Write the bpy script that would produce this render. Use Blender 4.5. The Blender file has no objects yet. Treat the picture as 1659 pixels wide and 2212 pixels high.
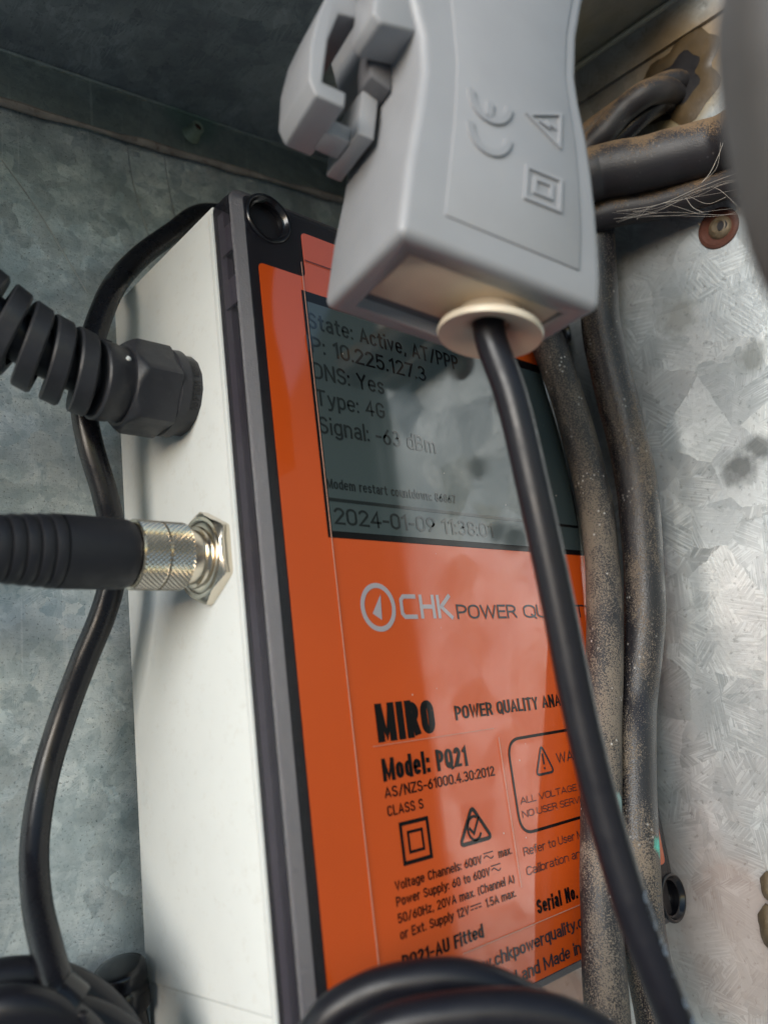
import bpy, bmesh, math, random
from mathutils import Vector, Matrix
random.seed(7)
S = 0.134                      # modelling unit -> metres
SC = bpy.context.scene
COL = SC.collection

# ------------------------------------------------------------------ camera, world, sun
cam = bpy.data.cameras.new("camera")
cam.sensor_fit = 'VERTICAL'; cam.sensor_height = 24.0; cam.sensor_width = 18.0
cam.lens = 1775.0 / 2212.0 * 24.0
cam.clip_start = 0.002; cam.clip_end = 400.0
cam.dof.use_dof = True
cam.dof.focus_distance = 1.56 * S
cam.dof.aperture_fstop = 7.8
co = bpy.data.objects.new("camera", cam); COL.objects.link(co)
RX = Vector((0.73842357, -0.66313414, -0.12240808))
RY = Vector((0.07742645, 0.26369924, -0.96149252))
RZ = Vector((0.66987743, 0.70051111, 0.24606586))
m = Matrix.Identity(4)
for i in range(3):
    m[i][0] = RX[i]; m[i][1] = -RY[i]; m[i][2] = -RZ[i]
co.matrix_world = m
SC.camera = co

world = bpy.data.worlds.new("World"); SC.world = world; world.use_nodes = True
wn = world.node_tree; wn.nodes.clear()
sky = wn.nodes.new("ShaderNodeTexSky"); sky.sky_type = 'NISHITA'; sky.sun_disc = False
SUN_EL, SUN_AZ = math.radians(13), math.radians(251)     # azimuth clockwise from +Y
sky.sun_elevation = SUN_EL; sky.sun_rotation = SUN_AZ
sky.dust_density = 0.4; sky.air_density = 1.2
bg = wn.nodes.new("ShaderNodeBackground"); bg.inputs["Strength"].default_value = 0.13
wo = wn.nodes.new("ShaderNodeOutputWorld")
wn.links.new(sky.outputs[0], bg.inputs[0]); wn.links.new(bg.outputs[0], wo.inputs[0])

sl = bpy.data.lights.new("sun", 'SUN'); sl.energy = 2.5; sl.angle = math.radians(36); sl.color = (1.0, 0.998, 0.99)
so = bpy.data.objects.new("sun", sl); COL.objects.link(so)
Ldir = Vector((math.sin(SUN_AZ) * math.cos(SUN_EL), math.cos(SUN_AZ) * math.cos(SUN_EL), math.sin(SUN_EL)))
so.rotation_euler = Ldir.to_track_quat('Z', 'Y').to_euler(); so.location = Ldir * 5
SC.view_settings.view_transform = 'Standard'; SC.view_settings.look = 'None'
SC.view_settings.gamma = 1.0; SC.view_settings.exposure = 0.70
SC.view_settings.use_curve_mapping = False
SC.cycles.max_bounces = 8; SC.cycles.caustics_reflective = False; SC.cycles.caustics_refractive = False
SC.cycles.use_denoising = True

# ------------------------------------------------------------------ object helpers
def V(x, y, z): return Vector((x, y, z)) * S

def thing(name, label, cat, loc, group=None):
    o = bpy.data.objects.new(name, None); COL.objects.link(o)
    o.location = Vector(loc) * S; o['label'] = label; o['category'] = cat
    if group: o['group'] = group
    o.empty_display_size = 0.01
    return o

def root_loc(o):
    while o.parent: o = o.parent
    return o.location.copy()

def obj(name, vf, mat, parent=None, smooth=False, label=None, auto=None):
    """vf = (verts in units, faces) or a bmesh already in units"""
    me = bpy.data.meshes.new(name)
    if isinstance(vf, tuple):
        me.from_pydata([tuple(v) for v in vf[0]], [], vf[1])
    else:
        vf.to_mesh(me); vf.free()
    org = root_loc(parent) if parent else Vector((0, 0, 0))
    for v in me.vertices: v.co = v.co * S - org
    bm = bmesh.new(); bm.from_mesh(me); bmesh.ops.recalc_face_normals(bm, faces=bm.faces)
    if auto is not None:
        for f in bm.faces: f.smooth = True
        for e in bm.edges:
            if len(e.link_faces) == 2 and e.calc_face_angle(0) > math.radians(auto): e.smooth = False
    elif smooth:
        for f in bm.faces: f.smooth = True
    bm.to_mesh(me); bm.free()
    if mat: me.materials.append(mat)
    o = bpy.data.objects.new(name, me); COL.objects.link(o)
    if parent: o.parent = parent
    if label: o['label'] = label
    return o

def tag(o, label, cat, group=None):
    o['label'] = label; o['category'] = cat
    if group: o['group'] = group

def join(*parts):
    vs, fs = [], []
    for v, f in parts:
        n = len(vs); vs += [Vector(p) for p in v]; fs += [tuple(i + n for i in q) for q in f]
    return vs, fs

def box(x0, x1, y0, y1, z0, z1):
    v = [(x, y, z) for x in (x0, x1) for y in (y0, y1) for z in (z0, z1)]
    return [Vector(p) for p in v], [(0, 1, 3, 2), (4, 6, 7, 5), (0, 4, 5, 1), (2, 3, 7, 6), (0, 2, 6, 4), (1, 5, 7, 3)]

def to_bm(vf):
    me = bpy.data.meshes.new("tmp"); me.from_pydata([tuple(v) for v in vf[0]], [], vf[1])
    bm = bmesh.new(); bm.from_mesh(me); bpy.data.meshes.remove(me)
    bmesh.ops.recalc_face_normals(bm, faces=bm.faces)
    return bm

def bev(vf, w, seg=3, test=None):
    bm = to_bm(vf) if isinstance(vf, tuple) else vf
    ed = [e for e in bm.edges if (len(e.link_faces) == 2 and e.calc_face_angle(0) > 0.3) and (test is None or test(e))]
    bmesh.ops.bevel(bm, geom=ed, offset=w, segments=seg, profile=0.5, affect='EDGES', clamp_overlap=True)
    return bm

def prism(poly, o, ax, ay, az, d0, d1):
    """poly in (ax, ay) coordinates, extruded along az from d0 to d1"""
    o, ax, ay, az = Vector(o), Vector(ax), Vector(ay), Vector(az)
    n = len(poly)
    v = [o + ax * p[0] + ay * p[1] + az * d for d in (d0, d1) for p in poly]
    f = [tuple(range(n)), tuple(range(2 * n - 1, n - 1, -1))]
    f += [(i, (i + 1) % n, n + (i + 1) % n, n + i) for i in range(n)]
    return v, f

def catmull(pts, n=10):
    P = [Vector(p) for p in pts]; P = [P[0] * 2 - P[1]] + P + [P[-1] * 2 - P[-2]]
    out = []
    for i in range(1, len(P) - 2):
        a, b, c, d = P[i - 1:i + 3]
        for k in range(n):
            t = k / n
            out.append(0.5 * ((2 * b) + (c - a) * t + (2 * a - 5 * b + 4 * c - d) * t * t + (3 * b - a - 3 * c + d) * t ** 3))
    out.append(P[-2]); return out

def frames(path):
    T = []
    for i in range(len(path)):
        a = path[max(i - 1, 0)]; b = path[min(i + 1, len(path) - 1)]; T.append((b - a).normalized())
    n = T[0].orthogonal().normalized(); N = []
    for t in T:
        n = (n - t * n.dot(t)).normalized(); N.append(n)
    return T, N

def tube(pts, r, seg=28, n=10, caps=True, raw=False, wob=0.0):
    path = [Vector(p) for p in pts] if raw else catmull(pts, n)
    T, N = frames(path); L = len(path)
    v, f = [], []
    for i, p in enumerate(path):
        B = T[i].cross(N[i])
        if callable(r): rr = r(i / (L - 1))
        else: rr = r
        rr *= 1 + wob * math.sin(i * 0.37) * math.sin(i * 0.11 + 1)
        for k in range(seg):
            a = 2 * math.pi * k / seg
            v.append(p + (N[i] * math.cos(a) + B * math.sin(a)) * rr)
    for i in range(L - 1):
        for k in range(seg):
            k2 = (k + 1) % seg
            f.append((i * seg + k, i * seg + k2, (i + 1) * seg + k2, (i + 1) * seg + k))
    if caps:
        f.append(tuple(range(seg))[::-1]); f.append(tuple(range((L - 1) * seg, L * seg)))
    return v, f

def lathe(o, axis, prof, seg=48, cap0=True, cap1=True, rot=0.0, ref=None):
    """prof = [(t, r)], t along axis"""
    o = Vector(o); axis = Vector(axis).normalized()
    n = (Vector(ref) if ref else axis.orthogonal()); n = (n - axis * n.dot(axis)).normalized(); b = axis.cross(n)
    v, f = [], []
    for t, r in prof:
        for k in range(seg):
            a = 2 * math.pi * k / seg + rot
            v.append(o + axis * t + (n * math.cos(a) + b * math.sin(a)) * r)
    for i in range(len(prof) - 1):
        for k in range(seg):
            k2 = (k + 1) % seg
            f.append((i * seg + k, i * seg + k2, (i + 1) * seg + k2, (i + 1) * seg + k))
    if cap0: f.append(tuple(range(seg))[::-1])
    if cap1: f.append(tuple(range((len(prof) - 1) * seg, len(prof) * seg)))
    return v, f

def boolean(o, cutters):
    """cut real holes, cutters = list of (verts, faces) in units"""
    org = root_loc(o)
    for i, c in enumerate(cutters):
        k = obj("cutter", c, None); k.location = -org
        md = o.modifiers.new("b", 'BOOLEAN'); md.operation = 'DIFFERENCE'; md.object = k; md.solver = 'EXACT'
        # keep the object space identical
        par = o.parent; o.parent = None
        bpy.context.view_layer.update()
        dg = bpy.context.evaluated_depsgraph_get()
        me = bpy.data.meshes.new_from_object(o.evaluated_get(dg))
        o.modifiers.clear(); o.data = me; o.parent = par
        bpy.data.objects.remove(k)

# ------------------------------------------------------------------ material helpers
class NT:
    def __init__(self, name):
        self.m = bpy.data.materials.new(name); self.m.use_nodes = True
        self.t = self.m.node_tree; self.t.nodes.clear()
        self.out = self.n("ShaderNodeOutputMaterial")
        self.p = self.n("ShaderNodeBsdfPrincipled"); self.l(self.p.outputs[0], self.out.inputs[0])
        self.pos = self.n("ShaderNodeNewGeometry").outputs["Position"]
    def n(self, k, **kw):
        x = self.t.nodes.new(k)
        for a, b in kw.items(): setattr(x, a, b)
        return x
    def l(self, a, b): self.t.links.new(a, b)
    def set(self, **kw):
        for k, v in kw.items():
            i = self.p.inputs[k.replace('_', ' ')]
            if hasattr(v, 'is_output') or isinstance(v, bpy.types.NodeSocket): self.l(v, i)
            else: i.default_value = v if not (isinstance(v, tuple) and len(v) == 3) else (*v, 1)
        return self
    def scale(self, vec, s):
        x = self.n("ShaderNodeMapping"); self.l(vec, x.inputs[0]); x.inputs["Scale"].default_value = s; return x.outputs[0]
    def noise(self, scale, detail=3, rough=0.55, vec=None, dist=0.0, out=0):
        x = self.n("ShaderNodeTexNoise"); self.l(vec or self.pos, x.inputs["Vector"])
        x.inputs["Scale"].default_value = scale; x.inputs["Detail"].default_value = detail
        x.inputs["Roughness"].default_value = rough; x.inputs["Distortion"].default_value = dist
        return x.outputs[out]
    def voro(self, scale, vec=None, feature='F1', out="Color", rnd=1.0):
        x = self.n("ShaderNodeTexVoronoi"); x.feature = feature
        self.l(vec or self.pos, x.inputs["Vector"]); x.inputs["Scale"].default_value = scale
        x.inputs["Randomness"].default_value = rnd
        return x.outputs[out]
    def ramp(self, fac, stops, interp='LINEAR'):
        x = self.n("ShaderNodeValToRGB"); self.l(fac, x.inputs[0]); e = x.color_ramp.elements
        x.color_ramp.interpolation = interp
        while len(e) < len(stops): e.new(0.5)
        for q, (p, c) in zip(e, stops):
            q.position = p; q.color = (c, c, c, 1) if isinstance(c, (int, float)) else (*c, 1)
        return x.outputs[0]
    def mix(self, fac, a, b, mode='MIX'):
        x = self.n("ShaderNodeMix", data_type='RGBA', blend_type=mode)
        for s, v in ((x.inputs[0], fac), (x.inputs[6], a), (x.inputs[7], b)):
            if isinstance(v, bpy.types.NodeSocket): self.l(v, s)
            elif isinstance(v, (int, float)): s.default_value = v if s.type == 'VALUE' else (v, v, v, 1)
            else: s.default_value = (*v, 1)
        return x.outputs[2]
    def math(self, op, a, b=0.0, c=None):
        x = self.n("ShaderNodeMath", operation=op)
        for s, v in zip(x.inputs, (a, b, c)):
            if v is None: continue
            if isinstance(v, bpy.types.NodeSocket): self.l(v, s)
            else: s.default_value = v
        return x.outputs[0]
    def bump(self, h, strength=0.3, dist=0.0005, prev=None):
        x = self.n("ShaderNodeBump"); self.l(h, x.inputs["Height"])
        x.inputs["Strength"].default_value = strength; x.inputs["Distance"].default_value = dist
        if prev: self.l(prev, x.inputs["Normal"])
        return x.outputs[0]
    def sep(self, vec):
        x = self.n("ShaderNodeSeparateXYZ"); self.l(vec, x.inputs[0]); return x.outputs
    def blob(self, c, r, soft=0.4, wob=0.25, nscale=60):
        """irregular stain and light-patch mask round a point (metres, object space)"""
        d = self.n("ShaderNodeVectorMath", operation='DISTANCE'); self.l(self.pos, d.inputs[0]); d.inputs[1].default_value = c
        n = self.noise(nscale, 4)
        v = self.math('ADD', d.outputs["Value"], self.math('MULTIPLY', self.math('SUBTRACT', n, 0.5), r * wob * 4))
        x = self.n("ShaderNodeMapRange"); self.l(v, x.inputs[0])
        x.inputs[1].default_value = r; x.inputs[2].default_value = r * (1 - soft)
        x.inputs[3].default_value = 0; x.inputs[4].default_value = 1
        return x.outputs[0]

def galvanised(name, cell, lo, hi, tint, rough=(0.3, 0.55), feather=1.0, pits=0.3, blotch=0.5, scratch=0.0, stains_and_light=(), metal0=0.85, facetk=0.14, plane='XZ', warpk=0.55):
    g = NT(name)
    warp = g.n("ShaderNodeVectorMath", operation='MULTIPLY_ADD')
    g.l(g.noise(cell * 1.3, 3, out=1), warp.inputs[0]); k = warpk * 1.4 / cell; warp.inputs[1].default_value = (k, k, k); g.l(g.pos, warp.inputs[2])
    v1 = g.n("ShaderNodeTexVoronoi"); g.l(warp.outputs[0], v1.inputs["Vector"]); v1.inputs["Scale"].default_value = cell
    colr = v1.outputs["Color"]
    s = g.sep(colr)
    loc = g.n("ShaderNodeVectorMath", operation='SUBTRACT'); g.l(g.pos, loc.inputs[0]); g.l(v1.outputs["Position"], loc.inputs[1])
    lx = g.sep(loc.outputs[0]); hA = lx[0] if plane == 'XZ' else lx[1]; hB = lx[2]
    ang = g.math('ADD', g.math('ARCTAN2', hB, hA), g.math('MULTIPLY', s[2], 6.2832))
    ang = g.math('ADD', ang, g.math('MULTIPLY', g.math('SUBTRACT', g.noise(cell * 2.2, 4), 0.5), 2.6))
    snap = g.math('ADD', g.math('SNAP', ang, 1.0472), g.math('MULTIPLY', s[2], -6.2832))
    rot = g.n("ShaderNodeVectorRotate", rotation_type='AXIS_ANGLE'); rot.inputs["Axis"].default_value = (0, -1, 0) if plane == 'XZ' else (1, 0, 0)
    g.l(loc.outputs[0], rot.inputs["Vector"]); g.l(g.math('MULTIPLY', snap, -1.0), rot.inputs["Angle"])
    along, across = cell * 1.2, cell * 30
    feath = g.noise(1.0, 2, 0.5, vec=g.scale(rot.outputs[0], (along, cell, across) if plane == 'XZ' else (cell, along, across)), dist=0.35)
    sect = g.n("ShaderNodeTexWhiteNoise", noise_dimensions='2D'); cmb = g.n("ShaderNodeCombineXYZ"); g.l(snap, cmb.inputs[0]); g.l(s[0], cmb.inputs[1]); g.l(cmb.outputs[0], sect.inputs["Vector"])
    fine = g.noise(cell * 9, 5, 0.65)
    big = g.noise(cell * 0.22, 4, 0.6)
    v2 = g.voro(cell * 3.1, vec=warp.outputs[0]); s2 = g.sep(v2)
    cellv = g.mix(g.math('MULTIPLY', g.ramp(g.noise(cell * 0.5, 3), [(0.42, 0), (0.52, 1)]), 0.75), s[0], s2[0])
    cellv = g.mix(0.45, cellv, sect.outputs[0])
    base = g.mix(cellv, lo, hi)
    base = g.mix(g.math('MULTIPLY', g.ramp(feath, [(0.47, 0), (0.56, 1)]), g.math('MULTIPLY', g.ramp(g.noise(cell * 1.1, 3), [(0.42, 0), (0.6, 1)]), 0.75 * feather)), base, tuple(min(1, c * 1.35) for c in hi))
    base = g.mix(g.math('MULTIPLY', g.ramp(big, [(0.4, 0), (0.62, 1)]), blotch), base, tuple(c * 0.8 for c in lo))
    base = g.mix(g.ramp(fine, [(0.30, pits), (0.42, 0)]), base, tuple(c * 0.35 for c in lo))
    base = g.mix(0.5, base, tint, 'MULTIPLY')
    rg = g.mix(s[1], rough[0], rough[1])
    rg = g.mix(g.math('MULTIPLY', feath, 0.3), rg, 0.7)
    h = g.math('ADD', g.math('MULTIPLY', feath, 0.5 * feather), g.math('MULTIPLY', fine, 0.7))
    if scratch:
        sv = g.scale(g.pos, (900, 900, 14)); sc = g.noise(1.0, 2, vec=sv)
        base = g.mix(g.ramp(sc, [(0.66, 0), (0.72, scratch)]), base, tuple(min(1, c * 1.3) for c in hi))
        sv2 = g.scale(g.pos, (70, 70, 900)); sc2 = g.noise(1.0, 3, vec=sv2)
        h = g.math('ADD', h, g.math('MULTIPLY', sc2, 0.5))
    metal = None
    for c, r, col, amt, rr in stains_and_light:
        mk = g.math('MULTIPLY', g.blob([q * S for q in c], r * S, 0.6, 0.3, 45 if r > .08 else 220), amt)
        base = g.mix(mk, base, col)
        rg = g.mix(mk, rg, rr)
        metal = mk if metal is None else g.math('MAXIMUM', metal, mk)
    facet = g.n("ShaderNodeVectorMath", operation='MULTIPLY_ADD')
    g.l(colr, facet.inputs[0]); facet.inputs[1].default_value = (facetk,) * 3
    geo = g.n("ShaderNodeNewGeometry"); g.l(geo.outputs["Normal"], facet.inputs[2])
    off = g.n("ShaderNodeVectorMath", operation='SUBTRACT'); g.l(facet.outputs[0], off.inputs[0]); off.inputs[1].default_value = (facetk / 2,) * 3
    nrm = g.n("ShaderNodeVectorMath", operation='NORMALIZE'); g.l(off.outputs[0], nrm.inputs[0])
    g.set(Base_Color=base, Roughness=rg, Normal=g.bump(h, 0.45, 0.0003, nrm.outputs[0]))
    if metal is not None: g.set(Metallic=g.math('MULTIPLY_ADD', metal, -metal0 * .9, metal0))
    else: g.set(Metallic=metal0)
    return g.m

def plastic(name, col, rough=0.4, bump=0.0, bscale=3000, var=0.08, spec=0.5, grime=None):
    g = NT(name)
    n = g.noise(90, 4)
    c = g.mix(g.ramp(n, [(0.3, 0), (0.75, 1)]), tuple(q * (1 - var) for q in col), tuple(min(1, q * (1 + var)) for q in col))
    if grime:
        c = g.mix(g.ramp(g.noise(420, 5, 0.7), [(0.55, 0), (0.8, grime[1])]), c, grime[0])
    g.set(Base_Color=c, Roughness=g.mix(g.ramp(g.noise(240, 5, 0.65), [(0.3, 0), (0.7, 1)]), rough * 0.8, min(1, rough * 1.3)), Specular_IOR_Level=spec)
    if bump: g.set(Normal=g.bump(g.noise(bscale, 3), bump, 0.0002))
    return g.m

def dusty(name, dens, white=0.3, dustc=(0.20, 0.155, 0.11), rough=0.45, extra=None, up=0.0):
    g = NT(name)
    sp = g.noise(2900, 2, 0.7); low = g.noise(1.0, 4, 0.6, vec=g.scale(g.pos, (95, 95, 34)))
    ft = 0.66 - 0.16 * dens
    a = g.math('ADD', sp, g.math('MULTIPLY', g.math('SUBTRACT', low, 0.5), 0.85))
    if up:
        ge = g.n("ShaderNodeNewGeometry"); z = g.sep(ge.outputs["Normal"])[2]
        a = g.math('ADD', a, g.math('MULTIPLY', z, up))
    mask = g.ramp(a, [(ft, 0), (ft + 0.035, 1)])
    c = g.mix(mask, (0.018, 0.017, 0.02), dustc)
    c = g.mix(g.math('MULTIPLY', g.ramp(low, [(0.45, 0), (0.75, 1)]), 0.10 * dens), c, tuple(q * 0.7 for q in dustc))
    wv = g.voro(620, out="Distance"); wn_ = g.noise(120, 2)
    wm = g.math('MULTIPLY', g.ramp(wv, [(0.16, 1), (0.22, 0)]), g.ramp(wn_, [(0.55, 0), (0.62, white)]))
    c = g.mix(wm, c, (0.55, 0.53, 0.50))
    if extra:
        for cc, r, col in extra:
            c = g.mix(g.blob([q * S for q in cc], r * S, 0.5, 0.4, 300), c, col)
    g.set(Base_Color=c, Roughness=g.mix(mask, rough, 0.85), Normal=g.bump(g.math('ADD', mask, sp), 0.35, 0.0003))
    return g.m

def printed(name, col, rough=0.06, specks=True, ior=1.688, coat=0.0, streak=0.0):
    g = NT(name)
    c = g.mix(g.noise(40, 3), tuple(q * 0.93 for q in col), tuple(min(1, q * 1.06) for q in col))
    if specks:
        d = g.voro(300, out="Distance"); n = g.noise(60, 2)
        mk = g.math('MULTIPLY', g.ramp(d, [(0.05, 1), (0.075, 0)]), g.ramp(n, [(0.58, 0), (0.62, 0.7)]))
        c = g.mix(mk, c, (0.7, 0.6, 0.5))
    smear = g.noise(1.0, 4, vec=g.scale(g.pos, (120, 120, 12)))
    r = g.mix(g.ramp(smear, [(0.45, 0), (0.75, 1)]), rough, rough + 0.1)
    g.set(Base_Color=c, Roughness=r, IOR=ior, Normal=g.bump(g.noise(25, 2), 0.12, 0.0006))
    return g.m

M = {}
M['back'] = galvanised("galvanised_back", 190, (0.42, 0.50, 0.53), (0.95, 0.97, 0.96), (0.92, 0.98, 1.0), (0.34, 0.5), 0.8, 1.0, 0.7, 0.2, metal0=0.6, facetk=0.2,
    stains_and_light=[((-0.1, 1.515, 0.33), 0.30, (0.10, 0.15, 0.17), 0.55, 0.5), ((0.50, 1.515, 0.38), 0.10, (0.10, 0.16, 0.18), 0.6, 0.5), ((0.46, 1.515, 0.02), 0.06, (0.10, 0.15, 0.16), 0.5, 0.5)])
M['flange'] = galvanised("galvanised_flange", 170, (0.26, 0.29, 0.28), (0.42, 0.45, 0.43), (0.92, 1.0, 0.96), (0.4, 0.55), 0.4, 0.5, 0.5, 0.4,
    stains_and_light=[((0.95, 1.49, 1.52), 0.10, (0.05, 0.16, 0.10), 0.5, 0.6)])
M['side'] = galvanised("galvanised_side", 60, (0.38, 0.42, 0.435), (0.70, 0.735, 0.745), (0.97, 0.99, 1.0), (0.28, 0.5), 0.6, 0.6, 0.5, 0.0, metal0=0.62, facetk=0.18, plane='YZ', warpk=0.22,
    stains_and_light=[((1.70, 0.60, 1.38), 0.16, (0.30, 0.19, 0.06), 0.85, 0.35),
            ((1.70, 0.62, 1.30), 0.10, (0.34, 0.25, 0.08), 0.8, 0.25),
            ((1.70, 0.30, 1.35), 0.30, (0.30, 0.21, 0.15), 0.7, 0.8),
            ((1.70, 0.80, 1.45), 0.30, (0.13, 0.10, 0.07), 0.7, 0.7),
            ((1.70, 0.85, 1.02), 0.22, (0.12, 0.10, 0.08), 0.65, 0.6),
                        ((1.70, 0.69, 0.42), 0.048, (0.09, 0.10, 0.10), 0.85, 0.5),
            ((1.70, 0.645, 0.455), 0.038, (0.09, 0.10, 0.10), 0.85, 0.5), ((1.70, 0.61, 0.645), 0.045, (0.12, 0.13, 0.12), 0.7, 0.5), ((1.70, 0.74, 0.80), 0.06, (0.12, 0.12, 0.10), 0.6, 0.5),
            ((1.70, 1.40, -0.70), 0.24, (0.26, 0.15, 0.11), 0.8, 0.6),
            ((1.70, 0.95, -0.50), 0.26, (0.38, 0.24, 0.18), 0.55, 0.5)])
M['roof'] = galvanised("galvanised_roof", 120, (0.26, 0.29, 0.32), (0.50, 0.54, 0.56), (1, 1, 1), (0.4, 0.6), 0.5, 0.6, 0.6, 0.0, metal0=0.5,
    stains_and_light=[((1.5, 0.9, 1.6), 0.5, (0.55, 0.47, 0.25), 0.6, 0.5)])  # yellow patch paints warm light on the right of the roof
M['scratch'] = plastic("scratch_burr", (0.42, 0.45, 0.46), 0.5)
M['seam'] = plastic("chalky_seam", (0.42, 0.36, 0.31), 0.8, 0.6, 1200, 0.4, grime=((0.08, 0.03, 0.02), 0.9))
M['grey2'] = plastic("mid_grey_clamp", (0.085, 0.08, 0.076), 0.4)
M['paint'] = plastic("dark_green_paint", (0.03, 0.045, 0.04), 0.5, 0.2, 600)
M['rust'] = plastic("rust", (0.075, 0.024, 0.014), 0.85, 0.6, 1500, 0.4)
M['brown'] = plastic("tarnished_brass", (0.10, 0.075, 0.045), 0.5, 0.6, 900, 0.5, grime=((0.30, 0.25, 0.16), 0.55))
M['verdigris'] = plastic("verdigris", (0.34, 0.42, 0.30), 0.4, 0.3, 1500, 0.7)
M['seal'] = plastic("amber_sealant", (0.075, 0.05, 0.024), 0.45, 0.7, 260, 0.5, grime=((0.10, 0.08, 0.06), 0.9))
M['white'] = plastic("ivory_abs", (0.71, 0.735, 0.72), 0.45, 0.14, 2600, 0.02, grime=((0.50, 0.47, 0.41), 0.38))
M['tongue'] = plastic("ivory_rim", (0.45, 0.44, 0.48), 0.5)
M['black'] = plastic("black_cable", (0.008, 0.008, 0.011), 0.27, 0.05, 2500, spec=0.4)
M['black2'] = plastic("black_pvc", (0.009, 0.009, 0.013), 0.36, 0.1, 2500, 0.1, spec=0.35)
M['rubber'] = plastic("black_overmould", (0.012, 0.0125, 0.017), 0.5, 0.35, 4200)
M['nylon'] = plastic("black_nylon", (0.030, 0.031, 0.037), 0.42, 0.2, 1500, 0.25, grime=((0.08, 0.075, 0.072), 0.45))
M['gloss'] = plastic("gloss_black", (0.006, 0.006, 0.008), 0.2)
M['dark'] = plastic("dark_inner", (0.008, 0.007, 0.009), 0.5)
M['clamp'] = plastic("grey_clamp", (0.30, 0.307, 0.325), 0.36, 0.12, 2600, 0.04, grime=((0.34, 0.33, 0.32), 0.35))
M['clamp_dark'] = plastic("dark_grey_clamp", (0.13, 0.13, 0.14), 0.4)
M['bounce_beige'] = plastic("bounce_tinted_insert", (0.60, 0.50, 0.39), 0.4)  # warm tint paints bounce light onto the grey plastic
M['cream'] = plastic("cream_grommet", (0.66, 0.58, 0.46), 0.4)
M['orange'] = printed("orange_label", (0.64, 0.090, 0.012), ior=1.8)
M['ink'] = printed("black_print", (0.007, 0.006, 0.007), specks=False, ior=1.4)
M['inkgrey'] = printed("grey_print", (0.03, 0.03, 0.035), specks=False, ior=1.45)
M['silver'] = printed("silver_print", (0.42, 0.39, 0.42), specks=False)
M['lcd'] = printed("lcd", (0.046, 0.064, 0.067), ior=1.85, rough=0.04)
M['lcdtext'] = printed("lcd_text", (0.003, 0.004, 0.005), ior=1.85, rough=0.04, specks=False)
M['film'] = plastic("film_edge", (0.55, 0.30, 0.22), 0.15)
M['web'] = plastic("spider_silk", (0.42, 0.38, 0.33), 0.6)
M['print_blue'] = plastic("faded_cable_print", (0.20, 0.25, 0.32), 0.5)
M['hoseA'] = dusty("dusty_hose", 0.95, 0.9, (0.20, 0.165, 0.13), extra=[((1.36, 0.90, -0.20), 0.03, (0.35, 0.55, 0.52))])
M['hoseB'] = dusty("speckled_hose", 0.42, 0.5, (0.19, 0.15, 0.11), rough=0.27, extra=[((1.44, 0.90, -0.28), 0.03, (0.06, 0.62, 0.48))])
M['hoseC'] = dusty("thick_dusty_cable", 0.6, 0.1, (0.17, 0.11, 0.06), up=0.30)

def nickel():
    g = NT("nickel_plate")
    n = g.noise(150, 3)
    g.set(Base_Color=g.mix(n, (0.62, 0.53, 0.40), (0.80, 0.74, 0.64)), Metallic=1.0, Roughness=g.mix(n, 0.13, 0.28)); return g.m
M['nickel'] = nickel()

def smoky(name="smoky_polycarbonate", base=(0.014, 0.013, 0.018, 1), rough=0.2, bmp=0.5, clear=0.4):
    g = NT(name)
    tr = g.n("ShaderNodeBsdfTransparent"); tr.inputs[0].default_value = (0.72, 0.68, 0.74, 1)
    g.set(Base_Color=base, Roughness=rough, IOR=1.6, Normal=g.bump(g.noise(3200, 2), bmp, 0.0003))
    mx = g.n("ShaderNodeMixShader"); mx.inputs[0].default_value = clear
    g.l(g.p.outputs[0], mx.inputs[1]); g.l(tr.outputs[0], mx.inputs[2]); g.l(mx.outputs[0], g.out.inputs[0])
    return g.m
M['smoky'] = smoky()
M['smoky_tex_glint'] = smoky("textured_edge_highlight", (0.08, 0.078, 0.09, 1), 0.3, 0.6, 0.2)  # textured edge, base lightened to paint the bevel's bright reflection

def ground_mat():
    g = NT("dry_ground")
    g.set(Base_Color=g.mix(g.noise(3, 6), (0.20, 0.205, 0.205), (0.34, 0.345, 0.345)), Roughness=0.9); return g.m

# ------------------------------------------------------------------ the setting
G = obj("ground", ([(-400, -400, -7), (400, -400, -7), (400, 400, -7), (-400, 400, -7)], [(0, 1, 2, 3)]), ground_mat())  # unseen sheet, added to bounce light up into the cabinet
G['kind'] = 'structure'; G['label'] = 'unseen grey ground in front of the cabinet, added to bounce light'

# galvanised cabinet: the corner the analyser stands in
cab = thing("steel_cabinet", "weathered galvanised steel cabinet whose inside corner surrounds the orange instrument", "cabinet", (1.7, 1.5, -2.0))
def zr(x): return 1.473 + 0.118 * (x - 0.49)      # roof fold on the back panel
def zs(x): return 1.340 + 0.1296 * (x - 0.49)     # lower edge of the flange
YB, XR, YF, XL = 1.515, 1.70, 0.30, -4.0
obj("back_panel", box(XL, XR + 0.01, YB, YB + 0.012, -2.0, 1.75), M['back'], cab)
obj("side_panel", box(XR, XR + 0.012, YF, YB, -2.0, 1.75), M['side'], cab)
obj("left_panel", box(XL - 0.012, XL, YF, YB, -2.0, 1.6), M['back'], cab)
FA = [Vector((x, y, z)) for x, z in ((XL, zs(XL)), (XR, zs(XR)), (XR, zr(XR)), (XL, zr(XL))) for y in (YB - 0.012, YB - 0.001)]
fl = obj("back_flange", ([*FA], [(0, 2, 4, 6), (1, 7, 5, 3), (0, 1, 3, 2), (2, 3, 5, 4), (4, 5, 7, 6), (6, 7, 1, 0)]), M['flange'], cab)
def rr_(y): return zr(XR) - 0.075 * (YB - y)
def rs_(y): return zs(XR) - 0.075 * (YB - y) + 0.01
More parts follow.
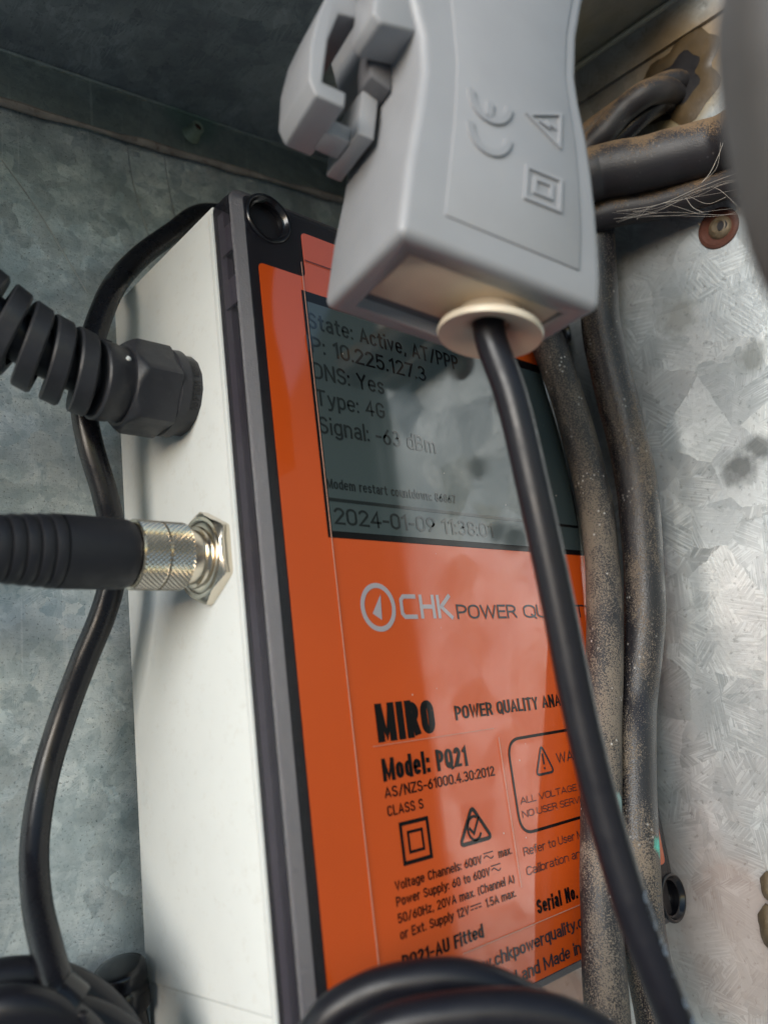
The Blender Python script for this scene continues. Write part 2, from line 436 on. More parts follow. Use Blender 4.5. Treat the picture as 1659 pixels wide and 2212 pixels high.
FB = [Vector((x, y, z)) for y, z in ((YF, rs_(YF)), (YB - 0.02, rs_(YB)), (YB - 0.02, rr_(YB)), (YF, rr_(YF))) for x in (XR - 0.010, XR - 0.001)]
fs_ = [(0, 2, 4, 6), (1, 7, 5, 3), (0, 1, 3, 2), (2, 3, 5, 4), (4, 5, 7, 6), (6, 7, 1, 0)]
obj("side_flange", (FB, fs_), M['side'], cab)
YR = 0.45
def zroof(x, y): return zr(x) - 0.075 * (YB - y)
RV = [Vector((x, y, zroof(x, y) + dz)) for x, y in ((XL, YR), (XR + .012, YR), (XR + .012, YB), (XL, YB)) for dz in (0.002, 0.014)]
obj("roof_panel", (RV, fs_), M['roof'], cab)
# unseen dark door added on the right wall's front edge to darken reflections
DV = []
for (x, y) in ((XR + 0.02, YF - 0.01), (XR + 0.04, YF + 0.0), (XR + 1.24, YF - 2.6), (XR + 1.22, YF - 2.61)):
    for z in (-2.0, 1.6): DV.append(Vector((x, y, z)))
obj("dark_reflection_door", (DV, fs_), M['paint'], cab)
SCRATCHES = [[(0.7755, 1.5135, 1.3718), (0.7872, 1.5135, 1.2639), (0.8199, 1.5135, 1.1292)], [(0.8702, 1.5135, 1.381), (0.8773, 1.5135, 1.2997), (0.8904, 1.5135, 1.2031)], [(0.4964, 1.5135, 1.2087), (0.5463, 1.5135, 1.1457), (0.5877, 1.5135, 1.0834), (0.6673, 1.5135, 0.9526)]]
# rusty sheet edge under the flange, ribs next to the roof fold on the right
obj("seam_bead", tube([(x, YB - 0.013, zs(x) + 0.0015 * math.sin(x * 40)) for x in [XL + .02 + i * 0.06 for i in range(95)]], 0.008, 8, 3, wob=0.4), M['seam'], fl)
obj("fold_bead", tube([(x, YB - 0.012, zr(x) - 0.002) for x in [XL + .02 + i * 0.19 for i in range(30)]], 0.006, 8, 3), M['flange'], fl)
obj("fold_rib", tube([(XR - 0.012, y, rr_(y) - 0.012) for y in (YF, 0.8, YB - 0.03)], 0.008, 10, 6), M['roof'], cab)
obj("scratch_marks", join(*[tube(p_, 0.0011, 5, 6) for p_ in (SCRATCHES)]), M['scratch'], cab)
# rivet
rv = obj("rivet", lathe((0.942, YB - 0.012, 1.462), (0.05, -1, 0.1), [(0, 0.024), (0.006, 0.022), (0.012, 0.018), (0.032, 0.017), (0.036, 0.015), (0.036, 0.010), (0.028, 0.009)], 24), M['verdigris'], cab, auto=50)
obj("rivet_bore", lathe((0.942, YB - 0.012, 1.462), (0.05, -1, 0.1), [(0.0282, 0.0088), (0.033, 0.0088)], 20), M['rust'], rv, smooth=True)
# rusty screw on the right wall
wsh = obj("rusty_washer", lathe((XR, 0.612, 0.952), (-1, 0, 0), [(0, 0.046), (0.004, 0.045), (0.006, 0.038), (0.003, 0.032), (0.003, 0.016)], 40), M['rust'], cab, auto=40)
obj("screw_head", lathe((XR - 0.003, 0.608, 0.950), (-1, 0, 0), [(0, 0.026), (0.006, 0.023), (0.010, 0.014), (0.006, 0.010)], 24), M['brown'], wsh, auto=40)
obj("screw_hole", lathe((XR - 0.009, 0.600, 0.948), (-1, 0, 0), [(0, 0.012), (0.003, 0.011)], 20), M['dark'], wsh)
# cable hole with amber sealant
random.seed(3)
sv, sf = [], []
for k in range(40):
    a = 2 * math.pi * k / 40; r = 1 + 0.16 * math.sin(3 * a + 1) + 0.10 * math.sin(7 * a)
    for q, (t, s) in enumerate(((0.001, 1.0), (0.004, 0.90), (0.006, 0.72), (0.004, 0.55))):
        sv.append((XR - t, 0.622 + math.cos(a) * 0.112 * r * s, 1.345 + math.sin(a) * 0.100 * r * s))
for k in range(40):
    for q in range(3): sf.append((k * 4 + q, ((k + 1) % 40) * 4 + q, ((k + 1) % 40) * 4 + q + 1, k * 4 + q + 1))
sealo = obj("sealant_ring", (sv, sf), M['seal'], cab, smooth=True)
obj("cable_opening", lathe((XR, 0.628, 1.34), (-1, 0, 0), [(0.001, 0.08), (0.0035, 0.075)], 32), M['dark'], sealo)
# tarnished bolt low on the right wall
bo = (XR, 0.842, -0.405)
def lump(c, rx, ry, rz):
    bm = bmesh.new(); bmesh.ops.create_icosphere(bm, subdivisions=3, radius=1)
    for v in bm.verts:
        n = 1 + 0.08 * math.sin(v.co.x * 5 + v.co.z * 4) + 0.06 * math.sin(v.co.y * 9)
        v.co = Vector((c[0] + v.co.x * rx * n, c[1] + v.co.y * ry * n, c[2] + v.co.z * rz * n))
    return bm
bt = obj("tarnished_bolt", lump((XR - 0.012, 0.812, -0.402), 0.022, 0.022, 0.030), M['brown'], cab, smooth=True)
obj("bolt_nut", lump((XR - 0.014, 0.826, -0.478), 0.024, 0.028, 0.046), M['brown'], bt, smooth=True)

# ------------------------------------------------------------------ analyser
X0, X1, Z0, Z1 = 0.7013, 1.665, -0.468, 0.918
YL = 1.0; YM = 1.067; YK = 1.462
an = thing("power_analyser", "ivory enclosure with smoky lid and bright orange label reading MIRO", "instrument", (1.18, 1.46, -0.468))
prof = [(X0, -0.374), (X0 + 0.004, -0.377), (X0 + 0.004, Z0), (X1, Z0), (X1, Z1 - 0.012), (X0, Z1 - 0.012)]
bd = obj("body", bev(prism(prof, (0, 0, 0), (1, 0, 0), (0, 0, 1), (0, 1, 0), YM, YK), 0.0022, 2), M['white'], an, auto=35)
obj("rim_ledge", bev(box(X0 - 0.0035, X0 + 0.02, YM + 0.001, YM + 0.012, Z0, Z1 - 0.025), 0.0015, 2), M['white'], bd, auto=35)
obj("inner_rim", box(X0 + 0.009, X0 + 0.022, YM - 0.017, YM, Z0 + 0.02, Z1 - 0.03), M['tongue'], bd)
obj("inner_rib", box(X0 + 0.006, X0 + 0.0085, YL + 0.014, YL + 0.020, Z0 + 0.03, Z1 - 0.05), M['tongue'], bd)
obj("inner_tray", box(X0 + 0.0262, X1 - 0.02, YL + 0.016, YM, Z0 + 0.012, Z1 - 0.012), M['dark'], bd)
for zc in (0.80, 0.70):
    obj("inner_rib", box(X0 + 0.004, X0 + 0.009, YM - 0.05, YM - 0.01, zc, zc + 0.05), M['tongue'], bd)
# lid
def rring(ins, y, r, n=8):
    P = []
    for cx, cz, a0 in ((X1 - ins - r, Z1 - ins - r, 0), (X0 + ins + r, Z1 - ins - r, 90), (X0 + ins + r, Z0 + ins + r, 180), (X1 - ins - r, Z0 + ins + r, 270)):
        for k in range(n + 1):
            a = math.radians(a0 + 90 * k / n); P.append((cx + r * math.cos(a), y, cz + r * math.sin(a)))
    return P
rings = [rring(0, YM, .026), rring(0, YL + .034, .026), rring(0.0012, YL + .030, .026), rring(0.0004, YL + .020, .026), rring(0.0008, YL + .0165, .026), rring(0.0035, YL + .0130, .024), rring(0.0185, YL + .0012, .014), rring(0.0215, YL, .012)]
nr = len(rings[0]); lvv = [p for r in rings for p in r]; lff = []
for j in range(len(rings) - 1):
    for k in range(nr): lff.append((j * nr + k, j * nr + (k + 1) % nr, (j + 1) * nr + (k + 1) % nr, (j + 1) * nr + k))
lff.append(tuple(range(nr))); lff.append(tuple(range((len(rings) - 1) * nr, len(rings) * nr)))
lid = obj("lid", (lvv, lff), M['smoky'], an)
lid.data.materials.append(M['smoky_tex_glint'])
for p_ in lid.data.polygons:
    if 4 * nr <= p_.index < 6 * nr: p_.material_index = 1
SCR = [(0.770, 0.867), (X1 - 0.048, 0.867), (X1 - 0.033, -0.420), (0.770, -0.420)]
boolean(lid, [lathe((x, YL, z), (0, 1, 0), [(-0.03, 0.041), (0.06, 0.041)], 40) for x, z in SCR])
for x, z in SCR:
    w = obj("screw_well", lathe((x, YL, z), (0, 1, 0), [(0.001, 0.0475), (-0.003, 0.0465), (-0.0045, 0.0435), (-0.003, 0.0405), (0.004, 0.039), (0.006, 0.034), (0.030, 0.032), (0.034, 0.026), (0.050, 0.024)], 48, cap0=False), M['gloss'], lid, auto=60)
    obj("slot_screw", join(lathe((x, YL + 0.0495, z), (0, -1, 0), [(0, 0.0235), (0.010, 0.0225), (0.013, 0.019)], 32), box(x - 0.021, x + 0.021, YL + 0.030, YL + 0.038, z - 0.003, z + 0.003)), M['gloss'], w, auto=40)
# orange label with notched corners
def rnd(poly, r, n=5):
    out = []
    L = len(poly)
    for i in range(L):
        p, a, b = Vector(poly[i]), Vector(poly[i - 1]), Vector(poly[(i + 1) % L])
        da, db = (a - p).normalized(), (b - p).normalized()
        rr = min(r, (a - p).length * 0.45, (b - p).length * 0.45)
        s, e = p + da * rr, p + db * rr
        for k in range(n + 1):
            t = k / n; out.append(tuple((1 - t) ** 2 * s + 2 * t * (1 - t) * p + t * t * e))
    return out
LX0, LX1, LT, LB = 0.7385, 1.628, 0.864, -0.447
nx, nt, nb = 0.838, 0.772, -0.352
lab = [(LX0, nb), (LX0, nt), (nx, nt), (nx, LT), (LX1 - 0.1, LT), (LX1 - 0.1, nt), (LX1, nt), (LX1, nb), (LX1 - 0.1, nb), (LX1 - 0.1, LB), (nx, LB), (nx, nb)]
PX, PZ, PN = (1, 0, 0), (0, 0, 1), (0, -1, 0)
def flat(poly, lift, th=0.0004): return prism(poly, (0, YL, 0), PX, PZ, PN, lift - th, lift)
label = obj("label", flat(rnd(lab, 0.012), 0.0010), M['orange'], an)
def rect(x0, x1, z0, z1): return [(x0, z0), (x1, z0), (x1, z1), (x0, z1)]
scr = obj("display", flat(rect(0.8245, 1.562, 0.298, 0.744), 0.0018), M['ink'], an)
lcd = obj("display_glass", flat(rect(0.8335, 1.535, 0.309, 0.7235), 0.0026), M['lcd'], scr)
for r in (rect(0.8295, 0.8307, LB, 0.80), rect(nx, LX1 - 0.1, 0.8055, 0.8068), rect(0.867, 1.154, -0.0345, -0.0337), rect(1.002, 1.5, -0.3625, -0.3613), rect(1.163, 1.1638, -0.30, -0.05)):
    obj("film_edge", flat(r, 0.0034, 0.0006), M['film'] if r[1][0] - r[0][0] < 0.6 and r[0][0] < 1.1 or r[0][0] > 1.0 else M['ink'], label)

def stroke(pts, w, closed=False, lift=0.0018, hw=1.0):
    P = [Vector(pts[0])]
    for p in pts[1:]:
        if (Vector(p) - P[-1]).length > w * 0.02: P.append(Vector(p))
    if closed and (P[0] - P[-1]).length < w * 0.02: P.pop()
    n = len(P); v, f = [], []
    for i in range(n):
        if closed: a, b = P[i - 1], P[(i + 1) % n]
        else: a, b = P[max(i - 1, 0)], P[min(i + 1, n - 1)]
        d1 = (P[i] - a); d2 = (b - P[i])
        if d1.length < 1e-9: d1 = d2
        if d2.length < 1e-9: d2 = d1
        d1.normalize(); d2.normalize()
        t = (d1 + d2); t = t.normalized() if t.length > 1e-6 else d1
        nn = Vector((-t.y, t.x)); k = w / 2 / max(0.5, abs(nn.dot(Vector((-d1.y, d1.x)))))
        for s_ in (1, -1):
            q = P[i] + Vector((nn.x * k, nn.y * k * hw)) * s_; v.append(Vector((q.x, YL - lift, q.y)))
    m_ = n if closed else n - 1
    for i in range(m_):
        j = (i + 1) % n; f.append((2 * i, 2 * i + 1, 2 * j + 1, 2 * j))
    return v, f
# ---- single-stroke lettering: every glyph is a set of centre lines, drawn with a real stroke width
def _A(cx, cy, rx, ry, a0, a1, n=None):
    n = n or max(4, int(abs(a1 - a0) / 15))
    return [(cx + rx * math.cos(math.radians(a0 + (a1 - a0) * k / n)), cy + ry * math.sin(math.radians(a0 + (a1 - a0) * k / n))) for k in range(n + 1)]
def _O(w, y0, y1):        # closed oval with straight sides
    r = w / 2; ry = min((y1 - y0) / 2, r * 1.15)
    return _A(r, y1 - ry, r, ry, 0, 180) + _A(r, y0 + ry, r, ry, 180, 360) + [(w, y1 - ry)]
XH = 0.73
def _bowl(x0, x1, y0, y1):   # D-shaped bowl from stem x0 to x1
    r = (y1 - y0) / 2; rx = min(r, (x1 - x0) * 0.75)
    return [(x0, y1), (x1 - rx, y1)] + _A(x1 - rx, y1 - r, rx, r, 90, -90) + [(x0, y0)]
GL = {
 'A': (.58, [[(0, 0), (.29, 1), (.58, 0)], [(.10, .30), (.48, .30)]]),
 'B': (.50, [[(0, 0), (0, 1)], _bowl(0, .46, .53, 1), _bowl(0, .50, 0, .53)]),
 'C': (.52, [_A(.27, .70, .25, .30, 20, 180) + _A(.27, .30, .25, .30, 180, 340)]),
 'D': (.52, [[(0, 0), (0, 1)], [(0, 1), (.22, 1)] + _A(.22, .68, .30, .32, 90, 0) + _A(.22, .32, .30, .32, 0, -90) + [(0, 0)]]),
 'E': (.42, [[(.42, 1), (0, 1), (0, 0), (.42, 0)], [(0, .52), (.38, .52)]]),
 'F': (.40, [[(.40, 1), (0, 1), (0, 0)], [(0, .50), (.36, .50)]]),
 'G': (.54, [_A(.27, .70, .25, .30, 20, 180) + _A(.27, .30, .25, .30, 180, 340) + [(.52, .46), (.30, .46)]]),
 'H': (.52, [[(0, 0), (0, 1)], [(.52, 0), (.52, 1)], [(0, .52), (.52, .52)]]),
 'I': (.0, [[(0, 0), (0, 1)]]),
 'K': (.50, [[(0, 0), (0, 1)], [(.48, 1), (0, .40)], [(.15, .58), (.50, 0)]]),
 'L': (.40, [[(0, 1), (0, 0), (.40, 0)]]),
 'M': (.68, [[(0, 0), (0, 1)], [(.02, 1), (.34, .05), (.66, 1)], [(.68, 1), (.68, 0)]]),
 'N': (.54, [[(0, 0), (0, 1)], [(.02, 1), (.52, 0)], [(.54, 0), (.54, 1)]]),
 'O': (.54, [_O(.54, 0, 1)]),
 'P': (.48, [[(0, 0), (0, 1)], _bowl(0, .48, .44, 1)]),
 'Q': (.54, [_O(.54, 0, 1), [(.34, .22), (.56, -.10)]]),
 'R': (.50, [[(0, 0), (0, 1)], _bowl(0, .48, .48, 1), [(.30, .48), (.52, 0)]]),
 'S': (.48, [_A(.24, .76, .23, .24, 20, 180) + _A(.24, .76, .23, .24, 190, 250, 3) + _A(.24, .25, .24, .25, 65, 0, 4) + _A(.24, .25, .24, .25, 0, -165)]),
 'T': (.52, [[(0, 1), (.52, 1)], [(.26, 1), (.26, 0)]]),
 'U': (.52, [[(0, 1), (0, .28)] + _A(.26, .28, .26, .28, 180, 360) + [(.52, 1)]]),
 'V': (.56, [[(0, 1), (.28, 0), (.56, 1)]]),
 'W': (.84, [[(0, 1), (.21, 0), (.42, .95), (.63, 0), (.84, 1)]]),
 'X': (.54, [[(0, 0), (.54, 1)], [(0, 1), (.54, 0)]]),
 'Y': (.54, [[(0, 1), (.27, .45), (.54, 1)], [(.27, .45), (.27, 0)]]),
 'Z': (.50, [[(0, 1), (.50, 1), (0, 0), (.50, 0)]]),
 'a': (.40, [_A(.20, XH - .2, .19, .2, 150, 0) + [(.40, 0)], _A(.20, .20, .20, .20, 60, 300) + [(.40, .16)], [(.30, .40), (.40, .40)]]),
 'b': (.42, [[(0, 0), (0, 1.04)], _O(.42, 0, XH)]),
 'c': (.38, [_A(.20, XH - .22, .19, .22, 25, 180) + _A(.20, .22, .19, .22, 180, 335)]),
 'd': (.42, [[(.42, 0), (.42, 1.04)], _O(.42, 0, XH)]),
 'e': (.42, [[(.0, .38), (.42, .38), (.42, .48)] + _A(.21, XH - .24, .21, .24, 0, 180) + _A(.21, .24, .20, .24, 180, 325)]),
 'f': (.28, [_A(.24, .84, .13, .18, 80, 180) + [(.11, 0)], [(0, XH - .02), (.26, XH - .02)]]),
 'g': (.42, [_O(.42, .02, XH), [(.42, XH), (.42, -.08)] + _A(.21, -.08, .21, .18, 0, -150)]),
 'h': (.42, [[(0, 0), (0, 1.04)], _A(.21, XH - .24, .21, .24, 180, 0) + [(.42, 0)]]),
 'i': (.0, [[(0, 0), (0, .64)], [(0, .98), (0, 1.04)]]),
 'k': (.38, [[(0, 0), (0, 1.04)], [(.36, XH), (0, .28)], [(.12, .42), (.38, 0)]]),
 'l': (.0, [[(0, 0), (0, 1.04)]]),
 'm': (.72, [[(0, 0), (0, XH)], _A(.18, XH - .20, .18, .20, 180, 0) + [(.36, 0)], _A(.54, XH - .20, .18, .20, 180, 0) + [(.72, 0)]]),
 'n': (.42, [[(0, 0), (0, XH)], _A(.21, XH - .24, .21, .24, 180, 0) + [(.42, 0)]]),
 'o': (.42, [_O(.42, 0, XH)]),
 'p': (.42, [[(0, -.28), (0, XH)], _O(.42, 0, XH)]),
 'q': (.42, [[(.42, -.28), (.42, XH)], _O(.42, 0, XH)]),
 'r': (.26, [[(0, 0), (0, XH)], _A(.24, XH - .26, .24, .26, 180, 85)]),
 's': (.36, [_A(.18, .55, .17, .18, 25, 180) + _A(.18, .55, .17, .18, 190, 250, 3) + _A(.18, .185, .18, .185, 65, 0, 3) + _A(.18, .185, .18, .185, 0, -160)]),
 't': (.26, [[(.11, .94), (.11, .16)] + _A(.25, .16, .14, .16, 180, 270), [(0, XH - .02), (.26, XH - .02)]]),
 'u': (.42, [[(0, XH), (0, .24)] + _A(.21, .24, .21, .24, 180, 360) + [(.42, XH)], [(.42, .3), (.42, 0)]]),
 'v': (.42, [[(0, XH), (.21, 0), (.42, XH)]]),
 'w': (.64, [[(0, XH), (.16, 0), (.32, XH - .04), (.48, 0), (.64, XH)]]),
 'x': (.42, [[(0, 0), (.42, XH)], [(0, XH), (.42, 0)]]),
 'y': (.42, [[(0, XH), (.23, .02)], [(.44, XH), (.20, -.14), (.10, -.26), (.0, -.26)]]),
 'z': (.38, [[(0, XH), (.38, XH), (0, 0), (.38, 0)]]),
 '0': (.46, [_O(.46, 0, 1)]),
 '1': (.24, [[(0, .80), (.22, 1), (.22, 0)]]),
 '2': (.46, [_A(.23, .74, .22, .26, 165, -20) + [(.0, .0), (.47, 0)]]),
 '3': (.46, [_A(.22, .76, .20, .24, 150, -80) + _A(.22, .27, .24, .27, 80, -150)]),
 '4': (.50, [[(.36, 0), (.36, 1), (0, .28), (.50, .28)]]),
 '5': (.46, [[(.42, 1), (.06, 1), (.03, .52)] + _A(.22, .32, .24, .32, 130, -150)]),
 '6': (.46, [[(.36, .98), (.06, .50)] + _A(.23, .30, .225, .30, 160, 520)]),
 '7': (.44, [[(0, 1), (.44, 1), (.14, 0)]]),
 '8': (.46, [_A(.23, .77, .20, .23, 0, 360, 20), _A(.23, .27, .23, .27, 0, 360, 20)]),
 '9': (.46, [[(.10, .02), (.40, .50)] + _A(.23, .70, .225, .30, -20, 340)]),
 ':': (.0, [[(0, .0), (0, .06)], [(0, .60), (0, .66)]]), '.': (.0, [[(0, .0), (0, .05)]]), ',': (.04, [[(.05, .06), (0, -.16)]]),
 '/': (.38, [[(0, -.08), (.38, 1.04)]]), '-': (.26, [[(0, .42), (.26, .42)]]), '(': (.14, [_A(.30, .42, .28, .68, 130, 230)]), ')': (.14, [_A(-.16, .42, .28, .68, 50, -50)]),
 ' ': (.14, []),
}
def strokes_of(s, gap):
    """pen lines of a string in glyph units (x includes gaps), and its width"""
    x = 0; out = []
    for ch in s:
        w, st = GL[ch]
        for p in st: out.append([(x + a, b) for a, b in p])
        x += w + gap
    return out, x - gap
def text(s, x0, x1, z, cap, bold=0.13, lift=0.0018, gap=None):
    """bold = stroke width as a share of the cap height"""
    w = cap * bold; n = len(s)
    ws = [GL[c][0] * (1.25 if (c in 'Mm' and bold > .2) else 1) for c in s]
    g = cap * (0.085 if bold > .2 else 0.12) if gap is None else gap * cap
    sx = max(1e-4, (x1 - x0 - n * w - (n - 1) * g) / max(0.01, sum(ws))); hh = w * (0.62 if bold > .2 else 0.9); sy = cap - hh
    st = []; x = x0 + w / 2
    for c, wc in zip(s, ws):
        k = wc / GL[c][0] if GL[c][0] else 1
        st += [[((x + a * k * sx - x0 - w / 2) / sx, b) for a, b in p] for p in GL[c][1]]
        x += wc * sx + w + g
    out = []
    for k, p in enumerate(st):
        q = [(x0 + w / 2 + a * sx, z + hh / 2 + b * sy) for a, b in p]
        if abs(p[0][0] - p[-1][0]) + abs(p[0][1] - p[-1][1]) < 0.12 and len(p) == 2:      # a dot
            m_ = (q[0][1] + q[1][1]) / 2; dd = max(w, cap * 0.16) / 2
            q = [(q[0][0], m_ - dd + (0 if p[0][1] > .1 else w * .1)), (q[0][0], m_ + dd)]
        elif q[0] != q[-1]:                                                             # square pen ends
            for i0, i1 in ((0, 1), (-1, -2)):
                d = Vector(q[i0]) - Vector(q[i1])
                if d.length > 1e-9:
                    e = d.normalized() * (w * 0.5 * (1.0 if max(abs(d.x), abs(d.y)) > .97 * d.length else 0.55)); q[i0] = (q[i0][0] + e.x, q[i0][1] + e.y)
        out.append(stroke(q, w, lift=lift + 0.00006 * (k % 6), hw=0.62 if bold > .2 else 0.9))
    return join(*out)
def text_mesh(s, bold=0.16):
    """flat lettering of cap height 1 in (x, y), for wrapping round things"""
    v, f = text(s, 0.0, (sum(GL[c][0] for c in s) + len(s) * (bold + 0.2)), 0.0, 1.0, bold, 0.0, 0.2)
    return [Vector((p.x, p.z, 0)) for p in v], f, (0.0, 1.0)
def arc(cx, cz, rx, rz, a0, a1, n=24):
    return [(cx + rx * math.cos(math.radians(a0 + (a1 - a0) * k / n)), cz + rz * math.sin(math.radians(a0 + (a1 - a0) * k / n))) for k in range(n + 1)]

T = text
# display text
dt = join(T("State: Active, AT/PPP", 0.831, 1.214, 0.672, 0.031, 0.15, .0031), T("IP: 10.225.127.3", 0.819 + .004, 1.111, 0.626, 0.031, 0.15, .0031),
          T("DNS: Yes", 0.829, 0.993, 0.577, 0.031, 0.15, .0031), T("Type: 4G", 0.829, 0.987, 0.528, 0.030, 0.15, .0031),
          T("Signal: -63 dBm", 0.829, 1.109, 0.4775, 0.031, 0.15, .0031), T("Modem restart countdown: 86867", 0.832, 1.144, 0.3815, 0.017, 0.16, .0031),
          T("2024-01-09 11:38:01", 0.840, 1.24, 0.3205, 0.029, 0.16, .0031),
          ([Vector((a, YL - .0031, b)) for a, b in rect(0.8335, 1.535, 0.3595, 0.3655)], [(0, 1, 2, 3)]))
obj("display_text", dt, M['lcdtext'], scr)
# logo
lg = join(stroke(arc(0.9145, 0.184, 0.0345, 0.0365, 0, 345, 40), 0.0085, True), ([Vector((a, YL - .0018, b)) for a, b in ((0.9225, 0.2055), (0.9190, 0.1625), (0.9000, 0.1735))], [(0, 1, 2)]),
          stroke(rnd([(1.003, 0.2025), (0.9665, 0.2025), (0.9665, 0.1675), (1.003, 0.1675)], 0.008)[6:-6] if False else [(1.003, 0.2025), (0.9735, 0.2025), (0.9675, 0.1965), (0.9675, 0.1735), (0.9735, 0.1675), (1.003, 0.1675)], 0.0075),
          stroke([(1.0145, 0.206), (1.0145, 0.164)], 0.0075), stroke([(1.0445, 0.206), (1.0445, 0.164)], 0.0075), stroke([(1.018, 0.185), (1.041, 0.185)], 0.0072, lift=.00185),
          stroke([(1.0575, 0.206), (1.0575, 0.164)], 0.0075), stroke([(1.089, 0.206), (1.0655, 0.186), (1.0655, 0.184), (1.091, 0.164)], 0.0075, lift=.00185))
obj("logo", lg, M['silver'], label)
obj("maker_name", join(T("POWER", 1.103, 1.273, 0.1625, 0.0265, 0.16), T("QUALITY", 1.295, 1.545, 0.1625, 0.0265, 0.16)), M['inkgrey'], label)
# black print
tri = lambda cx, z0, z1, hw: rnd([(cx - hw, z0), (cx + hw, z0), (cx, z1)], 0.010, 4)
B1 = 0.27
def acdc(x, z):
    return join(stroke([(x, z + .0135), (x + .024, z + .0135)], .0018), stroke([(x + k * .003, z + .0065 + .003 * math.sin(k * 0.78)) for k in range(9)], .0018), stroke([(x, z + .0), (x + .024, z + .0)], .0001))
ink = [T("MIRO", 0.880, 1.010, -0.027, 0.054, B1), T("POWER QUALITY ANALYSER", 1.061, 1.455, -0.011, 0.0225, 0.25),
       T("Model: PQ21", 0.881, 1.076, -0.087, 0.0315, 0.24), T("AS/NZS-61000.4.30:2012", 0.880, 1.140, -0.113, 0.0165, 0.165), T("CLASS S", 0.881, 0.959, -0.1395, 0.0155, 0.165),
       stroke(rect(0.9045, 0.9625, -0.2115, -0.1545), 0.006, True), stroke(rect(0.9185, 0.9485, -0.1975, -0.1685), 0.0045, True),
       stroke(tri(1.0695, -0.209, -0.154, 0.039), 0.0065, True), stroke(arc(1.0695, -0.188, 0.0165, 0.0185, 60, 330, 20), 0.0045), stroke([(1.0565, -0.186), (1.0665, -0.196), (1.083, -0.172)], 0.0045),
       T("Voltage Channels: 600V", 0.879, 1.076, -0.2445, 0.0135, 0.17), acdc(1.082, -0.2445), T("max.", 1.119, 1.154, -0.2445, 0.0135, 0.17),
       T("Power Supply: 60 to 600V", 0.878, 1.092, -0.2665, 0.0135, 0.17), acdc(1.096, -0.2665),
       T("50/60Hz, 20VA max. (Channel A)", 0.877, 1.150, -0.2895, 0.0135, 0.17),
       T("or Ext. Supply 12V", 0.878, 1.030, -0.3115, 0.0135, 0.17), stroke([(1.034, -0.3015), (1.060, -0.3015)], .0018), stroke([(1.034, -0.3065), (1.041, -0.3065)], .0018), stroke([(1.0435, -0.3065), (1.0505, -0.3065)], .0018), stroke([(1.053, -0.3065), (1.060, -0.3065)], .0018),
       T("1.5A max.", 1.070, 1.148, -0.3115, 0.0135, 0.17),
       T("PQ21-AU Fitted", 0.876, 1.056, -0.351, 0.0185, 0.26), T("Serial No.", 1.197, 1.316, -0.3505, 0.0225, 0.26),
       stroke(rnd(rect(1.186, 1.585, -0.219, -0.058), 0.034, 8), 0.0052, True)]
obj("black_lettering", join(*ink), M['ink'], label)
ink2 = [stroke(tri(1.281, -0.128, -0.077, 0.027), 0.0045, True), stroke([(1.281, -0.092), (1.281, -0.112)], 0.0045), stroke([(1.281, -0.1165), (1.281, -0.1205)], 0.0045),
        T("WARNING", 1.321, 1.47, -0.1155, 0.0195, 0.15), T("ALL VOLTAGE LEADS MUST", 1.197, 1.535, -0.1705, 0.0122, 0.135), T("NO USER SERVICEABLE PARTS", 1.197, 1.555, -0.1935, 0.0122, 0.135),
        T("Refer to User Manual for", 1.185, 1.46, -0.2545, 0.0142, 0.135), T("Calibration and Setup", 1.184, 1.44, -0.286, 0.0142, 0.135),
        T("www.chkpowerquality.com.au", 1.000, 1.40, -0.3985, 0.0185, 0.24), T("Designed and Made in Australia", 1.000, 1.43, -0.4365, 0.0185, 0.24)]
obj("grey_lettering", join(*ink2), M['inkgrey'], label)

# cable gland with spiral sleeve
GY, GZ = 1.211, 0.603
gb = Vector((X0, GY, GZ)); AX = (-1, 0, 0)
gl = obj("cable_gland", lathe(gb, AX, [(0, 0.072), (0.022, 0.071), (0.0225, 0.066)], 16, rot=0.2), M['nylon'], an, auto=30)
obj("seal_ring", lathe(gb, AX, [(0.022, 0.074), (0.024, 0.0775), (0.040, 0.0765), (0.042, 0.072)], 56), M['nylon'], gl, auto=40)
def hexnut(o, axis, t0, t1, rc, ch, ref, rot=0.0, seg=72, inner=None, cham0=False):
    """hexagon with chamfered outer end: radius is the smaller of the hexagon and a cone"""
    o = Vector(o); axis = Vector(axis); n = Vector(ref); b = axis.cross(n)
    rows = [(t0, 1e9 if not cham0 else rc * 0.93), (t0 + (ch * 0.5 if cham0 else 0.0001), 1e9)] + [(t1 - ch + ch * q / 6, rc * (1.0 - 0.16 * (q / 6) ** 1.0)) for q in range(7)]
    v, f = [], []
    for t, lim in rows:
        for k in range(seg):
            a = 2 * math.pi * k / seg; ah = (a - rot) % (math.pi / 3) - math.pi / 6
            r = min(rc * math.cos(math.pi / 6) / math.cos(ah), lim, rc * 0.985)
            v.append(o + axis * t + (n * math.cos(a) + b * math.sin(a)) * r)
    R_ = len(rows)
    if inner:
        for t, r in inner:
            for k in range(seg):
                a = 2 * math.pi * k / seg; v.append(o + axis * t + (n * math.cos(a) + b * math.sin(a)) * r)
            R_ += 1
    for i in range(R_ - 1):
        for k in range(seg):
            k2 = (k + 1) % seg; f.append((i * seg + k, i * seg + k2, (i + 1) * seg + k2, (i + 1) * seg + k))
    f.append(tuple(range(seg))[::-1]); f.append(tuple(range((R_ - 1) * seg, R_ * seg)))
    return v, f
obj("hex_nut", hexnut(gb, AX, 0.042, 0.118, 0.0835, 0.016, (0, -1, 0), rot=0.0), M['nylon'], gl, auto=25)
